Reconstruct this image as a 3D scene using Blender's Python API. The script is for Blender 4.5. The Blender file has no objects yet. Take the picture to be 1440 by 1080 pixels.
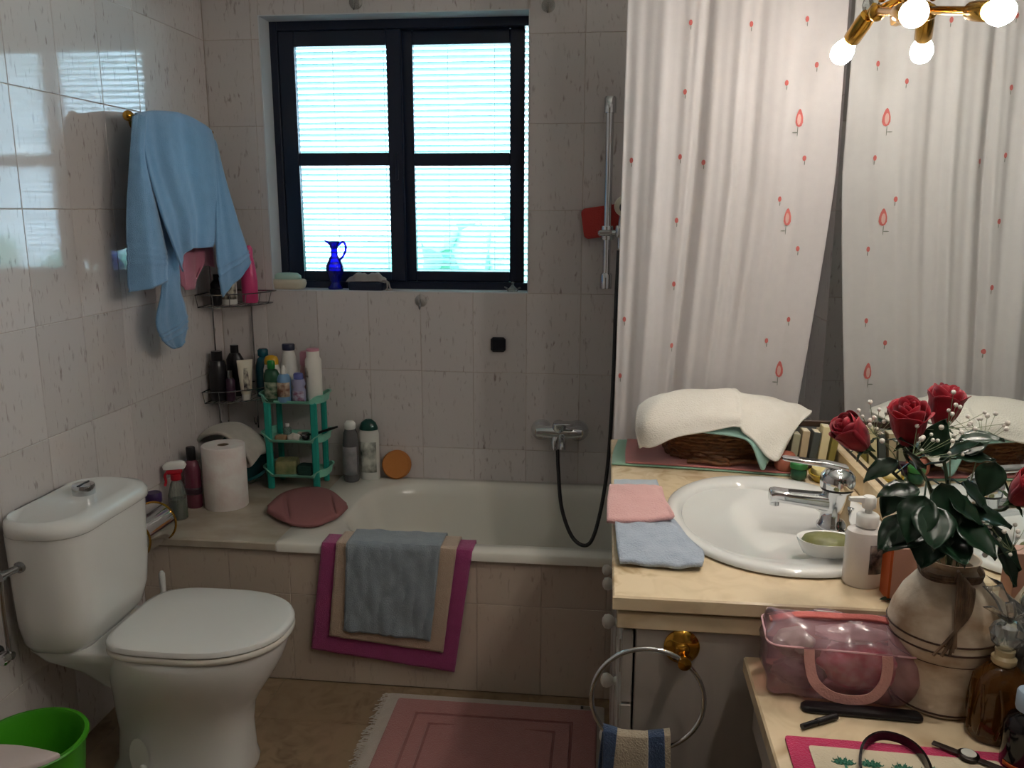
import bpy, bmesh, math, random
from math import sin, cos, pi, radians, atan2, hypot, sqrt
from mathutils import Vector, Matrix
random.seed(7)
SC = bpy.context.scene
COL = SC.collection

# ------------------------------------------------------------------ camera, sky, exposure
cam_d = bpy.data.cameras.new('camera')
cam = bpy.data.objects.new('camera', cam_d); COL.objects.link(cam)
cam_d.sensor_fit = 'HORIZONTAL'; cam_d.sensor_width = 36.0
cam_d.lens = 36.0 * 1178.57 / 1440.0
cam_d.clip_start = 0.02
YAW, PITCH, ROLL = -0.1109, 0.2036, 0.0022
cy_, sy_ = cos(YAW), sin(YAW)
fwd = Vector((sy_*cos(PITCH), cy_*cos(PITCH), -sin(PITCH)))
rgt = Vector((cy_, -sy_, 0.0)); upv = rgt.cross(fwd)
r2 = rgt*cos(ROLL) + upv*sin(ROLL); u2 = -rgt*sin(ROLL) + upv*cos(ROLL)
cam.matrix_world = Matrix(((r2.x, u2.x, -fwd.x, 1.4698), (r2.y, u2.y, -fwd.y, -3.0788), (r2.z, u2.z, -fwd.z, 1.4976), (0, 0, 0, 1)))
SC.camera = cam

world = bpy.data.worlds.new('overcast_sky'); SC.world = world
world.use_nodes = True
bg = world.node_tree.nodes['Background']
bg.inputs[0].default_value = (0.66, 0.82, 1.0, 1); bg.inputs[1].default_value = 7.8
SC.view_settings.view_transform = 'Standard'; SC.view_settings.look = 'None'
SC.view_settings.gamma = 1.0; SC.view_settings.use_curve_mapping = False
SC.view_settings.exposure = 0.95
BULB_STRENGTH = 100.0

# daylight portal: tells the sampler where the sky comes in
pl = bpy.data.lights.new('window_portal', 'AREA'); pl.shape = 'RECTANGLE'; pl.size = 1.0; pl.size_y = 1.0
pl.cycles.is_portal = True
po = bpy.data.objects.new('window_portal', pl); COL.objects.link(po)
po.location = (0.70, 0.42, 1.69); po.rotation_euler = (radians(-90), 0, 0)

# ------------------------------------------------------------------ helpers
def tag(o, label=None, cat=None, group=None, kind=None):
    if label: o['label'] = label
    if cat: o['category'] = cat
    if group: o['group'] = group
    if kind: o['kind'] = kind
    return o

def thing(name, label, cat, loc=(0, 0, 0), rz=0.0, group=None, rot=None):
    o = bpy.data.objects.new(name, None); COL.objects.link(o)
    o.empty_display_size = 0.02
    o.location = loc; o.rotation_euler = rot if rot else (0, 0, rz)
    return tag(o, label, cat, group)

def catmull(pts, n, closed=False):
    """n samples along a Catmull-Rom spline through pts (Vectors)."""
    pts = [Vector(p) for p in pts]; m = len(pts)
    out = []
    segs = m if closed else m - 1
    for i in range(n):
        t = i / (n if closed else (n - 1)) * segs
        k = min(int(t), segs - 1); f = t - k
        if closed: p0, p1, p2, p3 = (pts[(k+j) % m] for j in (-1, 0, 1, 2))
        else:
            p1, p2 = pts[k], pts[k+1]
            p0 = pts[k-1] if k > 0 else p1*2 - p2
            p3 = pts[k+2] if k+2 < m else p2*2 - p1
        out.append(0.5*((2*p1) + (p2-p0)*f + (2*p0-5*p1+4*p2-p3)*f*f + (3*p1-p0-3*p2+p3)*f**3))
    return out

class MB:
    def __init__(s): s.v = []; s.f = []; s.uv = None
    def add(s, vs, fs):
        b = len(s.v); s.v += [Vector(v) for v in vs]; s.f += [tuple(b+i for i in f) for f in fs]
        return s
    def box(s, c, d, b=0.0, rot=None):
        """box centred c with size d; b = chamfer on every edge"""
        hx, hy, hz = d[0]/2, d[1]/2, d[2]/2
        b = min(b, hx*.95, hy*.95, hz*.95)
        if b <= 0:
            vs = [(x, y, z) for x in (-hx, hx) for y in (-hy, hy) for z in (-hz, hz)]
            fs = [(0, 1, 3, 2), (4, 6, 7, 5), (0, 4, 5, 1), (2, 3, 7, 6), (0, 2, 6, 4), (1, 5, 7, 3)]
        else:
            vs = []; idx = {}
            for sx in (-1, 1):
                for sy in (-1, 1):
                    for sz in (-1, 1):
                        for a in range(3):
                            p = [sx*(hx-b), sy*(hy-b), sz*(hz-b)]
                            p[a] = (sx*hx, sy*hy, sz*hz)[a]
                            idx[(sx, sy, sz, a)] = len(vs); vs.append(tuple(p))
            fs = []
            S = (-1, 1)
            for sg in S:
                fs.append([idx[(sg, y, z, 0)] for y, z in ((-1, -1), (1, -1), (1, 1), (-1, 1))][::sg])
                fs.append([idx[(x, sg, z, 1)] for x, z in ((-1, -1), (1, -1), (1, 1), (-1, 1))][::-sg])
                fs.append([idx[(x, y, sg, 2)] for x, y in ((-1, -1), (1, -1), (1, 1), (-1, 1))][::sg])
            for a in S:
                for c2 in S:
                    q = [idx[(-1, a, c2, 1)], idx[(1, a, c2, 1)], idx[(1, a, c2, 2)], idx[(-1, a, c2, 2)]]; fs.append(q[::a*c2*-1*-1])
                    q = [idx[(a, -1, c2, 0)], idx[(a, 1, c2, 0)], idx[(a, 1, c2, 2)], idx[(a, -1, c2, 2)]]; fs.append(q[::-a*c2])
                    q = [idx[(a, c2, -1, 0)], idx[(a, c2, 1, 0)], idx[(a, c2, 1, 1)], idx[(a, c2, -1, 1)]]; fs.append(q[::a*c2])
                    for d2 in S:
                        q = [idx[(a, c2, d2, k)] for k in range(3)]; fs.append(q[::a*c2*d2])
        c = Vector(c)
        if rot is not None:
            M = rot if isinstance(rot, Matrix) else Matrix.Rotation(rot, 3, 'Z')
            vs = [M @ Vector(v) + c for v in vs]
        else: vs = [Vector(v) + c for v in vs]
        return s.add(vs, fs)
    def rings(s, rings, cap0=True, cap1=True):
        """loft closed rings (lists of equal length)"""
        n = len(rings[0]); vs = [p for r in rings for p in r]; fs = []
        for k in range(len(rings)-1):
            for i in range(n):
                j = (i+1) % n
                fs.append((k*n+i, k*n+j, (k+1)*n+j, (k+1)*n+i))
        if cap0: fs.append(tuple(range(n))[::-1])
        if cap1: fs.append(tuple((len(rings)-1)*n+i for i in range(n)))
        return s.add(vs, fs)
    def lathe(s, prof, c=(0, 0, 0), n=24, flat=1.0, axis=None):
        """profile [(r, z)] turned about z through c; axis = direction that replaces z; flat squashes y"""
        c = Vector(c); M = Matrix.Identity(3)
        if axis is not None: M = Vector((0, 0, 1)).rotation_difference(Vector(axis).normalized()).to_matrix()
        rr = []
        for r, z in prof:
            r = max(r, 1e-5)
            rr.append([c + M @ Vector((r*cos(2*pi*i/n), flat*r*sin(2*pi*i/n), z)) for i in range(n)])
        return s.rings(rr, prof[0][0] > 1e-4, prof[-1][0] > 1e-4)
    def tube(s, pts, r, n=8, closed=False, cap=True):
        pts = [Vector(p) for p in pts]; m = len(pts)
        rad = r if isinstance(r, (list, tuple)) else [r]*m
        rr = []; nrm = None
        for i in range(m):
            if closed: t = pts[(i+1) % m] - pts[i-1]
            else: t = pts[min(i+1, m-1)] - pts[max(i-1, 0)]
            if t.length < 1e-9: t = Vector((0, 0, 1))
            t.normalize()
            if nrm is None:
                a = Vector((0, 0, 1)) if abs(t.z) < .9 else Vector((1, 0, 0))
                nrm = t.cross(a).normalized()
            else:
                nrm = nrm - t*nrm.dot(t)
                nrm = nrm.normalized() if nrm.length > 1e-6 else t.orthogonal().normalized()
            b = t.cross(nrm)
            rr.append([pts[i] + (nrm*cos(2*pi*k/n) + b*sin(2*pi*k/n))*rad[i] for k in range(n)])
        if closed: rr.append(rr[0]); cap = False
        return s.rings(rr, cap, cap)
    def ball(s, c, r, n=16, m=10, sq=(1, 1, 1)):
        c = Vector(c)
        rr = [[c + Vector((sq[0]*r*sin(pi*(k+.001)/(m+.002))*cos(2*pi*i/n), sq[1]*r*sin(pi*(k+.001)/(m+.002))*sin(2*pi*i/n), -sq[2]*r*cos(pi*k/m))) for i in range(n)] for k in range(m+1)]
        return s.rings(rr, False, False)
    def grid(s, P, nu, nv, uv=True):
        """P(u, v) -> point for u, v in 0..1"""
        b = len(s.v)
        vs = [P(i/(nu-1), j/(nv-1)) for j in range(nv) for i in range(nu)]
        fs = [(j*nu+i, j*nu+i+1, (j+1)*nu+i+1, (j+1)*nu+i) for j in range(nv-1) for i in range(nu-1)]
        return s.add(vs, fs)
    def net(s, rows, nu, nv, rip=None):
        """smooth surface through a net of control points; rip(u, v, p) -> p"""
        R = [catmull(r, nu) for r in rows]
        C = [catmull([r[i] for r in R], nv) for i in range(nu)]
        vs = []
        for j in range(nv):
            for i in range(nu):
                p = C[i][j]
                if rip: p = rip(i/(nu-1), j/(nv-1), p)
                vs.append(p)
        fs = [(j*nu+i, j*nu+i+1, (j+1)*nu+i+1, (j+1)*nu+i) for j in range(nv-1) for i in range(nu-1)]
        return s.add(vs, fs)
    def prism(s, poly, z0, z1):
        n = len(poly)
        return s.rings([[Vector((x, y, z0)) for x, y in poly], [Vector((x, y, z1)) for x, y in poly]])
    def build(s, name, m, parent=None, smooth=True, solid=0.0, sub=0, label=None, kind=None, loc=None, angle=40, recalc=True):
        me = bpy.data.meshes.new(name)
        me.from_pydata([tuple(v) for v in s.v], [], s.f); me.update()
        bm = bmesh.new(); bm.from_mesh(me)
        bmesh.ops.remove_doubles(bm, verts=bm.verts, dist=1e-6)
        if recalc: bmesh.ops.recalc_face_normals(bm, faces=bm.faces)
        bm.to_mesh(me); bm.free()
        if smooth:
            me.shade_smooth()
            try: me.set_sharp_from_angle(angle=radians(angle))
            except Exception: pass
        me.materials.append(m)
        o = bpy.data.objects.new(name, me); COL.objects.link(o)
        if parent: o.parent = parent
        if loc: o.location = loc
        if solid:
            md = o.modifiers.new('thickness', 'SOLIDIFY'); md.thickness = solid; md.offset = 0
        if sub:
            md = o.modifiers.new('smooth', 'SUBSURF'); md.levels = sub; md.render_levels = sub
        if label: o['label'] = label
        if kind: o['kind'] = kind
        return o

def rrect(hx, hy, r, k=6, cx=0.0, cy=0.0, z=0.0, m=4):
    """rounded rectangle ring: k points per corner, m per straight"""
    pts = []
    r = min(r, hx*.999, hy*.999)
    cs = [(hx-r, hy-r, 0), (-hx+r, hy-r, pi/2), (-hx+r, -hy+r, pi), (hx-r, -hy+r, 1.5*pi)]
    for q in range(4):
        x, y, a0 = cs[q]
        arc = [(x + r*cos(a0 + pi/2*i/(k-1)), y + r*sin(a0 + pi/2*i/(k-1))) for i in range(k)]
        pts += arc
        x2, y2, a2 = cs[(q+1) % 4]
        nx, ny = x2 + r*cos(a2), y2 + r*sin(a2)
        for i in range(1, m): pts.append((arc[-1][0] + (nx-arc[-1][0])*i/m, arc[-1][1] + (ny-arc[-1][1])*i/m))
    return [Vector((cx+x, cy+y, z)) for x, y in pts]

def sell(cx, cy, z, ax, ay, e=2.0, n=48):
    """superellipse ring"""
    out = []
    for i in range(n):
        t = 2*pi*i/n; c, s_ = cos(t), sin(t)
        out.append(Vector((cx + ax*math.copysign(abs(c)**(2/e), c), cy + ay*math.copysign(abs(s_)**(2/e), s_), z)))
    return out

# ------------------------------------------------------------------ materials
def lin(c):
    f = lambda x: x/12.92 if x <= .04045 else ((x+.055)/1.055)**2.4
    return (f(c[0]), f(c[1]), f(c[2]), 1)
def hexc(h): return lin(tuple(int(h[i:i+2], 16)/255 for i in (0, 2, 4)))

MATS = {}
def mat(name, col, rough=.5, metal=0.0, noise=None, bump=None, trans=0.0, ior=1.45, coat=0.0, sheen=0.0, sss=0.0, spec=.5, alpha=1.0, col2=None):
    """noise = (scale, stretch xyz, amount) mixes col towards col2; bump = (scale, strength)"""
    if name in MATS: return MATS[name]
    m = bpy.data.materials.new(name); m.use_nodes = True; MATS[name] = m
    nt = m.node_tree; N = nt.nodes; L = nt.links
    b = N['Principled BSDF']
    c = hexc(col) if isinstance(col, str) else tuple(col)+((1,) if len(col) == 3 else ())
    b.inputs['Base Color'].default_value = c
    b.inputs['Roughness'].default_value = rough; b.inputs['Metallic'].default_value = metal
    b.inputs['Transmission Weight'].default_value = trans; b.inputs['IOR'].default_value = ior
    b.inputs['Coat Weight'].default_value = coat; b.inputs['Coat Roughness'].default_value = .05
    b.inputs['Sheen Weight'].default_value = sheen
    b.inputs['Specular IOR Level'].default_value = spec
    b.inputs['Alpha'].default_value = alpha
    if sss: b.inputs['Subsurface Weight'].default_value = sss; b.inputs['Subsurface Radius'].default_value = (.01, .006, .004)
    tc = N.new('ShaderNodeTexCoord')
    if noise:
        sc, st, amt = noise
        mp = N.new('ShaderNodeMapping'); mp.inputs['Scale'].default_value = st
        L.new(tc.outputs['Object'], mp.inputs['Vector'])
        nz = N.new('ShaderNodeTexNoise'); nz.inputs['Scale'].default_value = sc; nz.inputs['Detail'].default_value = 4
        L.new(mp.outputs[0], nz.inputs['Vector'])
        rp = N.new('ShaderNodeValToRGB'); rp.color_ramp.elements[0].position = .38; rp.color_ramp.elements[1].position = .66
        c2 = hexc(col2) if isinstance(col2, str) else (col2 if col2 else tuple(x*.7 for x in c[:3])+(1,))
        rp.color_ramp.elements[0].color = c
        rp.color_ramp.elements[1].color = tuple(c[i]*(1-amt)+c2[i]*amt for i in range(3))+(1,)
        L.new(nz.outputs[0], rp.inputs[0]); L.new(rp.outputs[0], b.inputs['Base Color'])
    if bump:
        bn = N.new('ShaderNodeTexNoise'); bn.inputs['Scale'].default_value = bump[0]; bn.inputs['Detail'].default_value = 3
        L.new(tc.outputs['Object'], bn.inputs['Vector'])
        bp = N.new('ShaderNodeBump'); bp.inputs['Strength'].default_value = bump[1]; bp.inputs['Distance'].default_value = .004
        L.new(bn.outputs[0], bp.inputs['Height']); L.new(bp.outputs[0], b.inputs['Normal'])
    return m

def tile_mat(name, base, fleck, amt=.55, rough=.1, veins=False):
    """ceramic tile: beige ground with soft clouds and sparse upright flecks, different on every tile"""
    m = bpy.data.materials.new(name); m.use_nodes = True
    nt = m.node_tree; N = nt.nodes; L = nt.links; b = N['Principled BSDF']
    geo = N.new('ShaderNodeNewGeometry'); oi = N.new('ShaderNodeObjectInfo')
    sc = N.new('ShaderNodeMath'); sc.operation = 'MULTIPLY'; sc.inputs[1].default_value = 7.3; L.new(oi.outputs['Random'], sc.inputs[0])
    ad = N.new('ShaderNodeVectorMath'); ad.operation = 'ADD'
    L.new(geo.outputs['Position'], ad.inputs[0]); L.new(sc.outputs[0], ad.inputs[1])
    mp = N.new('ShaderNodeMapping'); mp.inputs['Scale'].default_value = (1, 1, .28) if not veins else (1, 1, 1)
    L.new(ad.outputs[0], mp.inputs['Vector'])
    n1 = N.new('ShaderNodeTexNoise'); n1.inputs['Scale'].default_value = 90 if not veins else 14; n1.inputs['Detail'].default_value = 2
    n1.inputs['Distortion'].default_value = .3 if not veins else 1.4
    L.new(mp.outputs[0], n1.inputs['Vector'])
    n2 = N.new('ShaderNodeTexNoise'); n2.inputs['Scale'].default_value = 9 if not veins else 4; n2.inputs['Detail'].default_value = 3
    L.new(ad.outputs[0], n2.inputs['Vector'])
    r1 = N.new('ShaderNodeValToRGB'); e = r1.color_ramp.elements
    e[0].position = .60; e[0].color = (0, 0, 0, 1); e[1].position = .76; e[1].color = (1, 1, 1, 1)
    if veins: e[0].position = .45; e[1].position = .75
    r2 = N.new('ShaderNodeValToRGB'); e = r2.color_ramp.elements
    e[0].position = .40; e[0].color = (.25, .25, .25, 1); e[1].position = .65; e[1].color = (1, 1, 1, 1)
    L.new(n1.outputs[0], r1.inputs[0]); L.new(n2.outputs[0], r2.inputs[0])
    mu = N.new('ShaderNodeMath'); mu.operation = 'MULTIPLY'; L.new(r1.outputs[0], mu.inputs[0]); L.new(r2.outputs[0], mu.inputs[1])
    m2 = N.new('ShaderNodeMath'); m2.operation = 'MULTIPLY'; m2.inputs[1].default_value = amt; L.new(mu.outputs[0], m2.inputs[0])
    mx = N.new('ShaderNodeMix'); mx.data_type = 'RGBA'
    mx.inputs[6].default_value = hexc(base); mx.inputs[7].default_value = hexc(fleck)
    L.new(m2.outputs[0], mx.inputs[0])
    # tile to tile shade
    mr = N.new('ShaderNodeMapRange'); mr.inputs[3].default_value = .93; mr.inputs[4].default_value = 1.05; L.new(oi.outputs['Random'], mr.inputs[0])
    hs = N.new('ShaderNodeHueSaturation'); L.new(mr.outputs[0], hs.inputs['Value']); L.new(mx.outputs[2], hs.inputs['Color'])
    L.new(hs.outputs[0], b.inputs['Base Color'])
    b.inputs['Roughness'].default_value = rough
    bn = N.new('ShaderNodeTexNoise'); bn.inputs['Scale'].default_value = 60; L.new(ad.outputs[0], bn.inputs['Vector'])
    bp = N.new('ShaderNodeBump'); bp.inputs['Strength'].default_value = .05; bp.inputs['Distance'].default_value = .002
    L.new(bn.outputs[0], bp.inputs['Height']); L.new(bp.outputs[0], b.inputs['Normal'])
    MATS[name] = m
    return m

def clear_mat(name, tint, gloss=.12, body=0.0, body_col=None, rough=.03):
    """thin clear sheet: see-through tinted, with a fresnel shine and optionally some body colour"""
    m = bpy.data.materials.new(name); m.use_nodes = True; MATS[name] = m
    nt = m.node_tree; N = nt.nodes; L = nt.links; N.remove(N['Principled BSDF'])
    out = N['Material Output']
    tr = N.new('ShaderNodeBsdfTransparent'); tr.inputs[0].default_value = hexc(tint)
    gl = N.new('ShaderNodeBsdfGlossy'); gl.inputs['Roughness'].default_value = rough
    lw = N.new('ShaderNodeFresnel'); lw.inputs[0].default_value = 1.45
    mp = N.new('ShaderNodeMath'); mp.operation = 'ADD'; mp.inputs[1].default_value = gloss; mp.use_clamp = True
    L.new(lw.outputs[0], mp.inputs[0])
    s = tr
    if body:
        df = N.new('ShaderNodeBsdfDiffuse'); df.inputs[0].default_value = hexc(body_col or tint)
        m1 = N.new('ShaderNodeMixShader'); m1.inputs[0].default_value = body
        L.new(tr.outputs[0], m1.inputs[1]); L.new(df.outputs[0], m1.inputs[2]); s = m1
    m2 = N.new('ShaderNodeMixShader'); L.new(mp.outputs[0], m2.inputs[0]); L.new(s.outputs[0], m2.inputs[1]); L.new(gl.outputs[0], m2.inputs[2])
    L.new(m2.outputs[0], out.inputs[0])
    return m

def cloth_mat(name, col, trl=.25, col2=None, scale=300, bump=.4, sheen=.3):
    """woven cloth: diffuse with some light passing through and a fine weave relief"""
    m = bpy.data.materials.new(name); m.use_nodes = True; MATS[name] = m
    nt = m.node_tree; N = nt.nodes; L = nt.links; b = N['Principled BSDF']
    c = hexc(col); c2 = hexc(col2) if col2 else tuple(x*.86 for x in c[:3])+(1,)
    tc = N.new('ShaderNodeTexCoord')
    nz = N.new('ShaderNodeTexNoise'); nz.inputs['Scale'].default_value = 40; nz.inputs['Detail'].default_value = 5
    L.new(tc.outputs['Object'], nz.inputs['Vector'])
    mx = N.new('ShaderNodeMix'); mx.data_type = 'RGBA'; mx.inputs[6].default_value = c; mx.inputs[7].default_value = c2
    L.new(nz.outputs[0], mx.inputs[0])
    L.new(mx.outputs[2], b.inputs['Base Color'])
    b.inputs['Roughness'].default_value = .95; b.inputs['Specular IOR Level'].default_value = .1; b.inputs['Sheen Weight'].default_value = sheen
    bn = N.new('ShaderNodeTexNoise'); bn.inputs['Scale'].default_value = scale; bn.inputs['Detail'].default_value = 2
    L.new(tc.outputs['Object'], bn.inputs['Vector'])
    bp = N.new('ShaderNodeBump'); bp.inputs['Strength'].default_value = bump; bp.inputs['Distance'].default_value = .003
    L.new(bn.outputs[0], bp.inputs['Height']); L.new(bp.outputs[0], b.inputs['Normal'])
    if trl:
        tl = N.new('ShaderNodeBsdfTranslucent'); L.new(mx.outputs[2], tl.inputs[0]); L.new(bp.outputs[0], tl.inputs['Normal'])
        ms = N.new('ShaderNodeMixShader'); ms.inputs[0].default_value = trl
        L.new(b.outputs[0], ms.inputs[1]); L.new(tl.outputs[0], ms.inputs[2])
        L.new(ms.outputs[0], N['Material Output'].inputs[0])
    return m

def emit_mat(name, col, s):
    m = bpy.data.materials.new(name); m.use_nodes = True; MATS[name] = m
    b = m.node_tree.nodes['Principled BSDF']
    b.inputs['Base Color'].default_value = hexc('fff6e6')
    b.inputs['Emission Color'].default_value = hexc(col); b.inputs['Emission Strength'].default_value = s
    return m

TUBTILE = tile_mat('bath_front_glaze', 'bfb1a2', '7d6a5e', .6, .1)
TILE = tile_mat('wall_tile_glaze', 'cdc7c5', '7a6863', .85, .07)
FTILE = tile_mat('floor_tile_glaze', '8c775e', '5d4b38', .75, .16, veins=True)
GROUT = mat('grout', 'b9aca0', .9)
FGROUT = mat('floor_grout', '7d6c58', .9)
MARBLE = tile_mat('cream_marble', 'dfcba9', '94703f', .8, .18, veins=True)
LEDGE = mat('ledge_marble', 'b5ab9b', .2, noise=(8, (1, 1.6, 1), .6), col2='96897a')
CER = mat('white_ceramic', 'dfe0dd', .09, coat=.3)
TUBW = mat('bath_enamel', 'dcdad0', .16, coat=.2)
CHROME = mat('chrome', 'd6d8da', .07, 1.0)
STEEL = mat('worn_chrome', '9a9c9e', .22, 1.0)
BRASS = mat('polished_brass', 'c9973f', .16, 1.0)
PLASTER = mat('white_plaster', 'd8d8d4', .8, bump=(40, .1))
REVEAL = mat('painted_reveal', 'c9ccd0', .55)
FRAME = mat('navy_frame_paint', '121c30', .3)
WHITEP = mat('white_plastic', 'e2e2de', .3)
BLACKP = mat('black_plastic', '131316', .3)

# ================================================================== the room
RX, RY, RZ = 2.08, -3.9, 2.5      # right wall, wall behind the camera, ceiling
WX0, WX1, WZ0, WZ1 = 0.21, 1.186, 1.20, 2.18   # window opening
TUBY = -0.69
_tile_cache = {}
def tile_mesh(w, h, axis, m):
    key = (round(w, 3), round(h, 3), axis, m.name)
    if key not in _tile_cache:
        b = MB()
        g = .0016
        d = {'x': (.007, w-g, h-g), 'y': (w-g, .007, h-g), 'z': (w-g, h-g, .007)}[axis]
        b.box((0, 0, 0), d, .0011)
        me = bpy.data.meshes.new('tile'); me.from_pydata([tuple(v) for v in b.v], [], b.f)
        bm = bmesh.new(); bm.from_mesh(me); bmesh.ops.recalc_face_normals(bm, faces=bm.faces); bm.to_mesh(me); bm.free()
        me.materials.append(m); _tile_cache[key] = me
    return _tile_cache[key]

def cuts(a, b, first, step):
    xs = [a]; k = math.ceil((a-first)/step + 1e-6)
    while first + k*step < b - 1e-4:
        xs.append(first + k*step); k += 1
    xs.append(b)
    return [(xs[i], xs[i+1]) for i in range(len(xs)-1) if xs[i+1]-xs[i] > .012]

def lay(parent, axis, level, sgn, U, V, m=TILE, hole=None, rnd=.0018):
    """tiles one by one on a plane; sgn = side the glaze faces"""
    R = random.Random({'x': 11, 'y': 23, 'z': 37}[axis] + round(level*100))
    for u0, u1 in U:
        for v0, v1 in V:
            if hole:
                hu0, hu1, hv0, hv1 = hole
                if u0 >= hu0-1e-4 and u1 <= hu1+1e-4 and v0 >= hv0-1e-4 and v1 <= hv1+1e-4: continue
            o = bpy.data.objects.new('tile', tile_mesh(u1-u0, v1-v0, axis, m)); COL.objects.link(o)
            n = level - sgn*.0035
            a, b = (u0+u1)/2, (v0+v1)/2
            o.location = {'x': (n, a, b), 'y': (a, n, b), 'z': (a, b, n)}[axis]
            e = [R.uniform(-rnd, rnd) for _ in range(3)]
            o.rotation_euler = {'x': (0, e[1], e[2]), 'y': (e[0], 0, e[2]), 'z': (e[0]*.5, e[1]*.5, 0)}[axis]
            o.parent = parent

def boxes(name, bs, m, kind='structure', parent=None):
    b = MB()
    for x0, x1, y0, y1, z0, z1 in bs: b.box(((x0+x1)/2, (y0+y1)/2, (z0+z1)/2), (x1-x0, y1-y0, z1-z0))
    o = b.build(name, m, parent, smooth=False)
    if kind: o['kind'] = kind
    return o

ZR = [(round(.3*k, 3), min(round(.3*(k+1), 3), RZ)) for k in range(9) if .3*k < RZ - .02]
wl = boxes('wall_left', [(-.14, -.0022, RY, .30, -.1, RZ)], GROUT)
lay(wl, 'x', 0.0, 1, cuts(RY, 0, -.067, .2), ZR)
wb = boxes('wall_back', [(-.14, WX0, .0022, .30, -.1, RZ), (WX1, RX+.14, .0022, .30, -.1, RZ), (WX0, WX1, .0022, .30, -.1, WZ0), (WX0, WX1, .0022, .30, WZ1, RZ)], GROUT)
xs = [(0, .18-.0)] + cuts(.18, RX, .18, .2)
xs2 = []
for a, b in xs:
    for e in (WX0, WX1):
        if a < e - .01 and b > e + .01: xs2.append((a, e)); a = e
    xs2.append((a, b))
zs2 = []
for a, b in ZR:
    if a < WZ1 - .01 and b > WZ1 + .01: zs2.append((a, WZ1)); a = WZ1
    zs2.append((a, b))
# whole tiles away from the window, trimmed ones around it
for a, b in xs:
    for c, d in ZR:
        ov = b > WX0+.002 and a < WX1-.002 and d > WZ0+.002 and c < WZ1-.002
        if not ov: lay(wb, 'y', 0.0, -1, [(a, b)], [(c, d)])
        else:
            if a < WX0-.012: lay(wb, 'y', 0.0, -1, [(a, WX0)], [(c, d)])
            if b > WX1+.012: lay(wb, 'y', 0.0, -1, [(WX1, b)], [(c, d)])
            if d > WZ1+.012: lay(wb, 'y', 0.0, -1, [(max(a, WX0), min(b, WX1))], [(WZ1, d)])
wr = boxes('wall_right', [(RX+.0022, RX+.14, RY, .30, -.1, RZ)], GROUT)
lay(wr, 'x', RX, -1, cuts(RY, 0, -.10, .2), ZR)
boxes('wall_front', [(-.14, RX+.14, RY-.1, RY, -.1, RZ)], mat('front_wall_paint', '8d8075', .7))
boxes('ceiling', [(-.14, RX+.14, RY-.1, .30, RZ, RZ+.1)], PLASTER)
fl = boxes('floor', [(-.14, RX+.14, RY-.1, .30, -.12, -.0022)], FGROUT)
lay(fl, 'z', 0.0, 1, cuts(0, RX, .06, .4), cuts(RY, TUBY, -.905, .4), FTILE)

# tiled front of the bath and the marble ledge beside it
wt = boxes('wall_tub', [(.0, RX, TUBY+.0022, TUBY+.05, 0, .447), (.0, .46, TUBY+.05, 0, 0, .447)], GROUT)
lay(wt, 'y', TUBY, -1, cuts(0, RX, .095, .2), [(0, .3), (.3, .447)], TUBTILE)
sl = MB(); sl.box((.230, -.351, .461), (.460, .702, .028), .004)
tag(sl.build('trim_1', LEDGE, None, smooth=False), kind='structure')

# window lining
D1 = .09
boxes('trim_2', [(WX0-.001, WX0+.003, -.002, D1, WZ0, WZ1), (WX1-.003, WX1+.001, -.002, D1, WZ0, WZ1), (WX0, WX1, -.002, D1, WZ0-.001, WZ0+.003), (WX0, WX1, -.002, D1, WZ1-.003, WZ1+.001)], REVEAL)

# window: fixed frame, two sliding sashes, each with two panes
win = bpy.data.objects.new('window_1', None); COL.objects.link(win); win['kind'] = 'structure'
win.location = (0, 0, 0)
gl1 = (0.3005, 0.1000, 2.0902); gl1b = (0.6491, 0.1000, 1.2676); gl2 = (0.7386, 0.1200, 2.0958); gl2b = (1.1019, 0.1200, 1.2680); gm = (0.4667, 0.1000, 1.7106); gm2 = (0.4648, 0.1000, 1.6639)
FT, FB = WZ1-.035, WZ0+.03
f = MB()
for x0, x1, z0, z1 in ((WX0, WX0+.03, WZ0, WZ1), (WX1-.012, WX1, WZ0, WZ1), (WX0+.03, WX1-.012, FT, WZ1), (WX0+.03, WX1-.012, WZ0, FB)):
    f.box(((x0+x1)/2, .135, (z0+z1)/2), (x1-x0, .09, z1-z0), .003)
f.build('frame', FRAME, win, smooth=False)
GLASS = clear_mat('window_glass', 'f2fbfd', .02)
def sash(x0, x1, gx0, gx1, y, gt, gb):
    s = MB()
    yd = .03
    for a, b, c, d in ((x0, gx0, FB, FT), (gx1, x1, FB, FT), (gx0, gx1, gt, FT), (gx0, gx1, FB, gb)):
        s.box(((a+b)/2, y, (c+d)/2), (b-a, yd, d-c), .003)
    so = s.build('sash', FRAME, win, smooth=False)
    bb = MB(); bb.box(((gx0+gx1)/2, y, (gm[2]+gm2[2])/2), (gx1-gx0, .026, gm[2]-gm2[2]), .003); bb.build('glazing_bar', FRAME, so, smooth=False)
    for c, d in ((gb, gm2[2]), (gm[2], gt)):
        p_ = MB(); p_.box(((gx0+gx1)/2, y, (c+d)/2), (gx1-gx0, .004, d-c)); p_.build('pane', GLASS, so, smooth=False)
    return so
sash(WX0+.03, gl1b[0]+.055, gl1[0], gl1b[0], .112, gl1[2], gl1b[2])
s2 = sash(gl2[0]-.055, 1.156, gl2[0], gl2b[0], .150, gl2[2], gl2b[2])
hb = MB(); hb.box((gl1b[0]+.03, .094, 1.66), (.012, .012, .10), .003); hb.build('pull_handle', FRAME, win, smooth=False)

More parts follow.
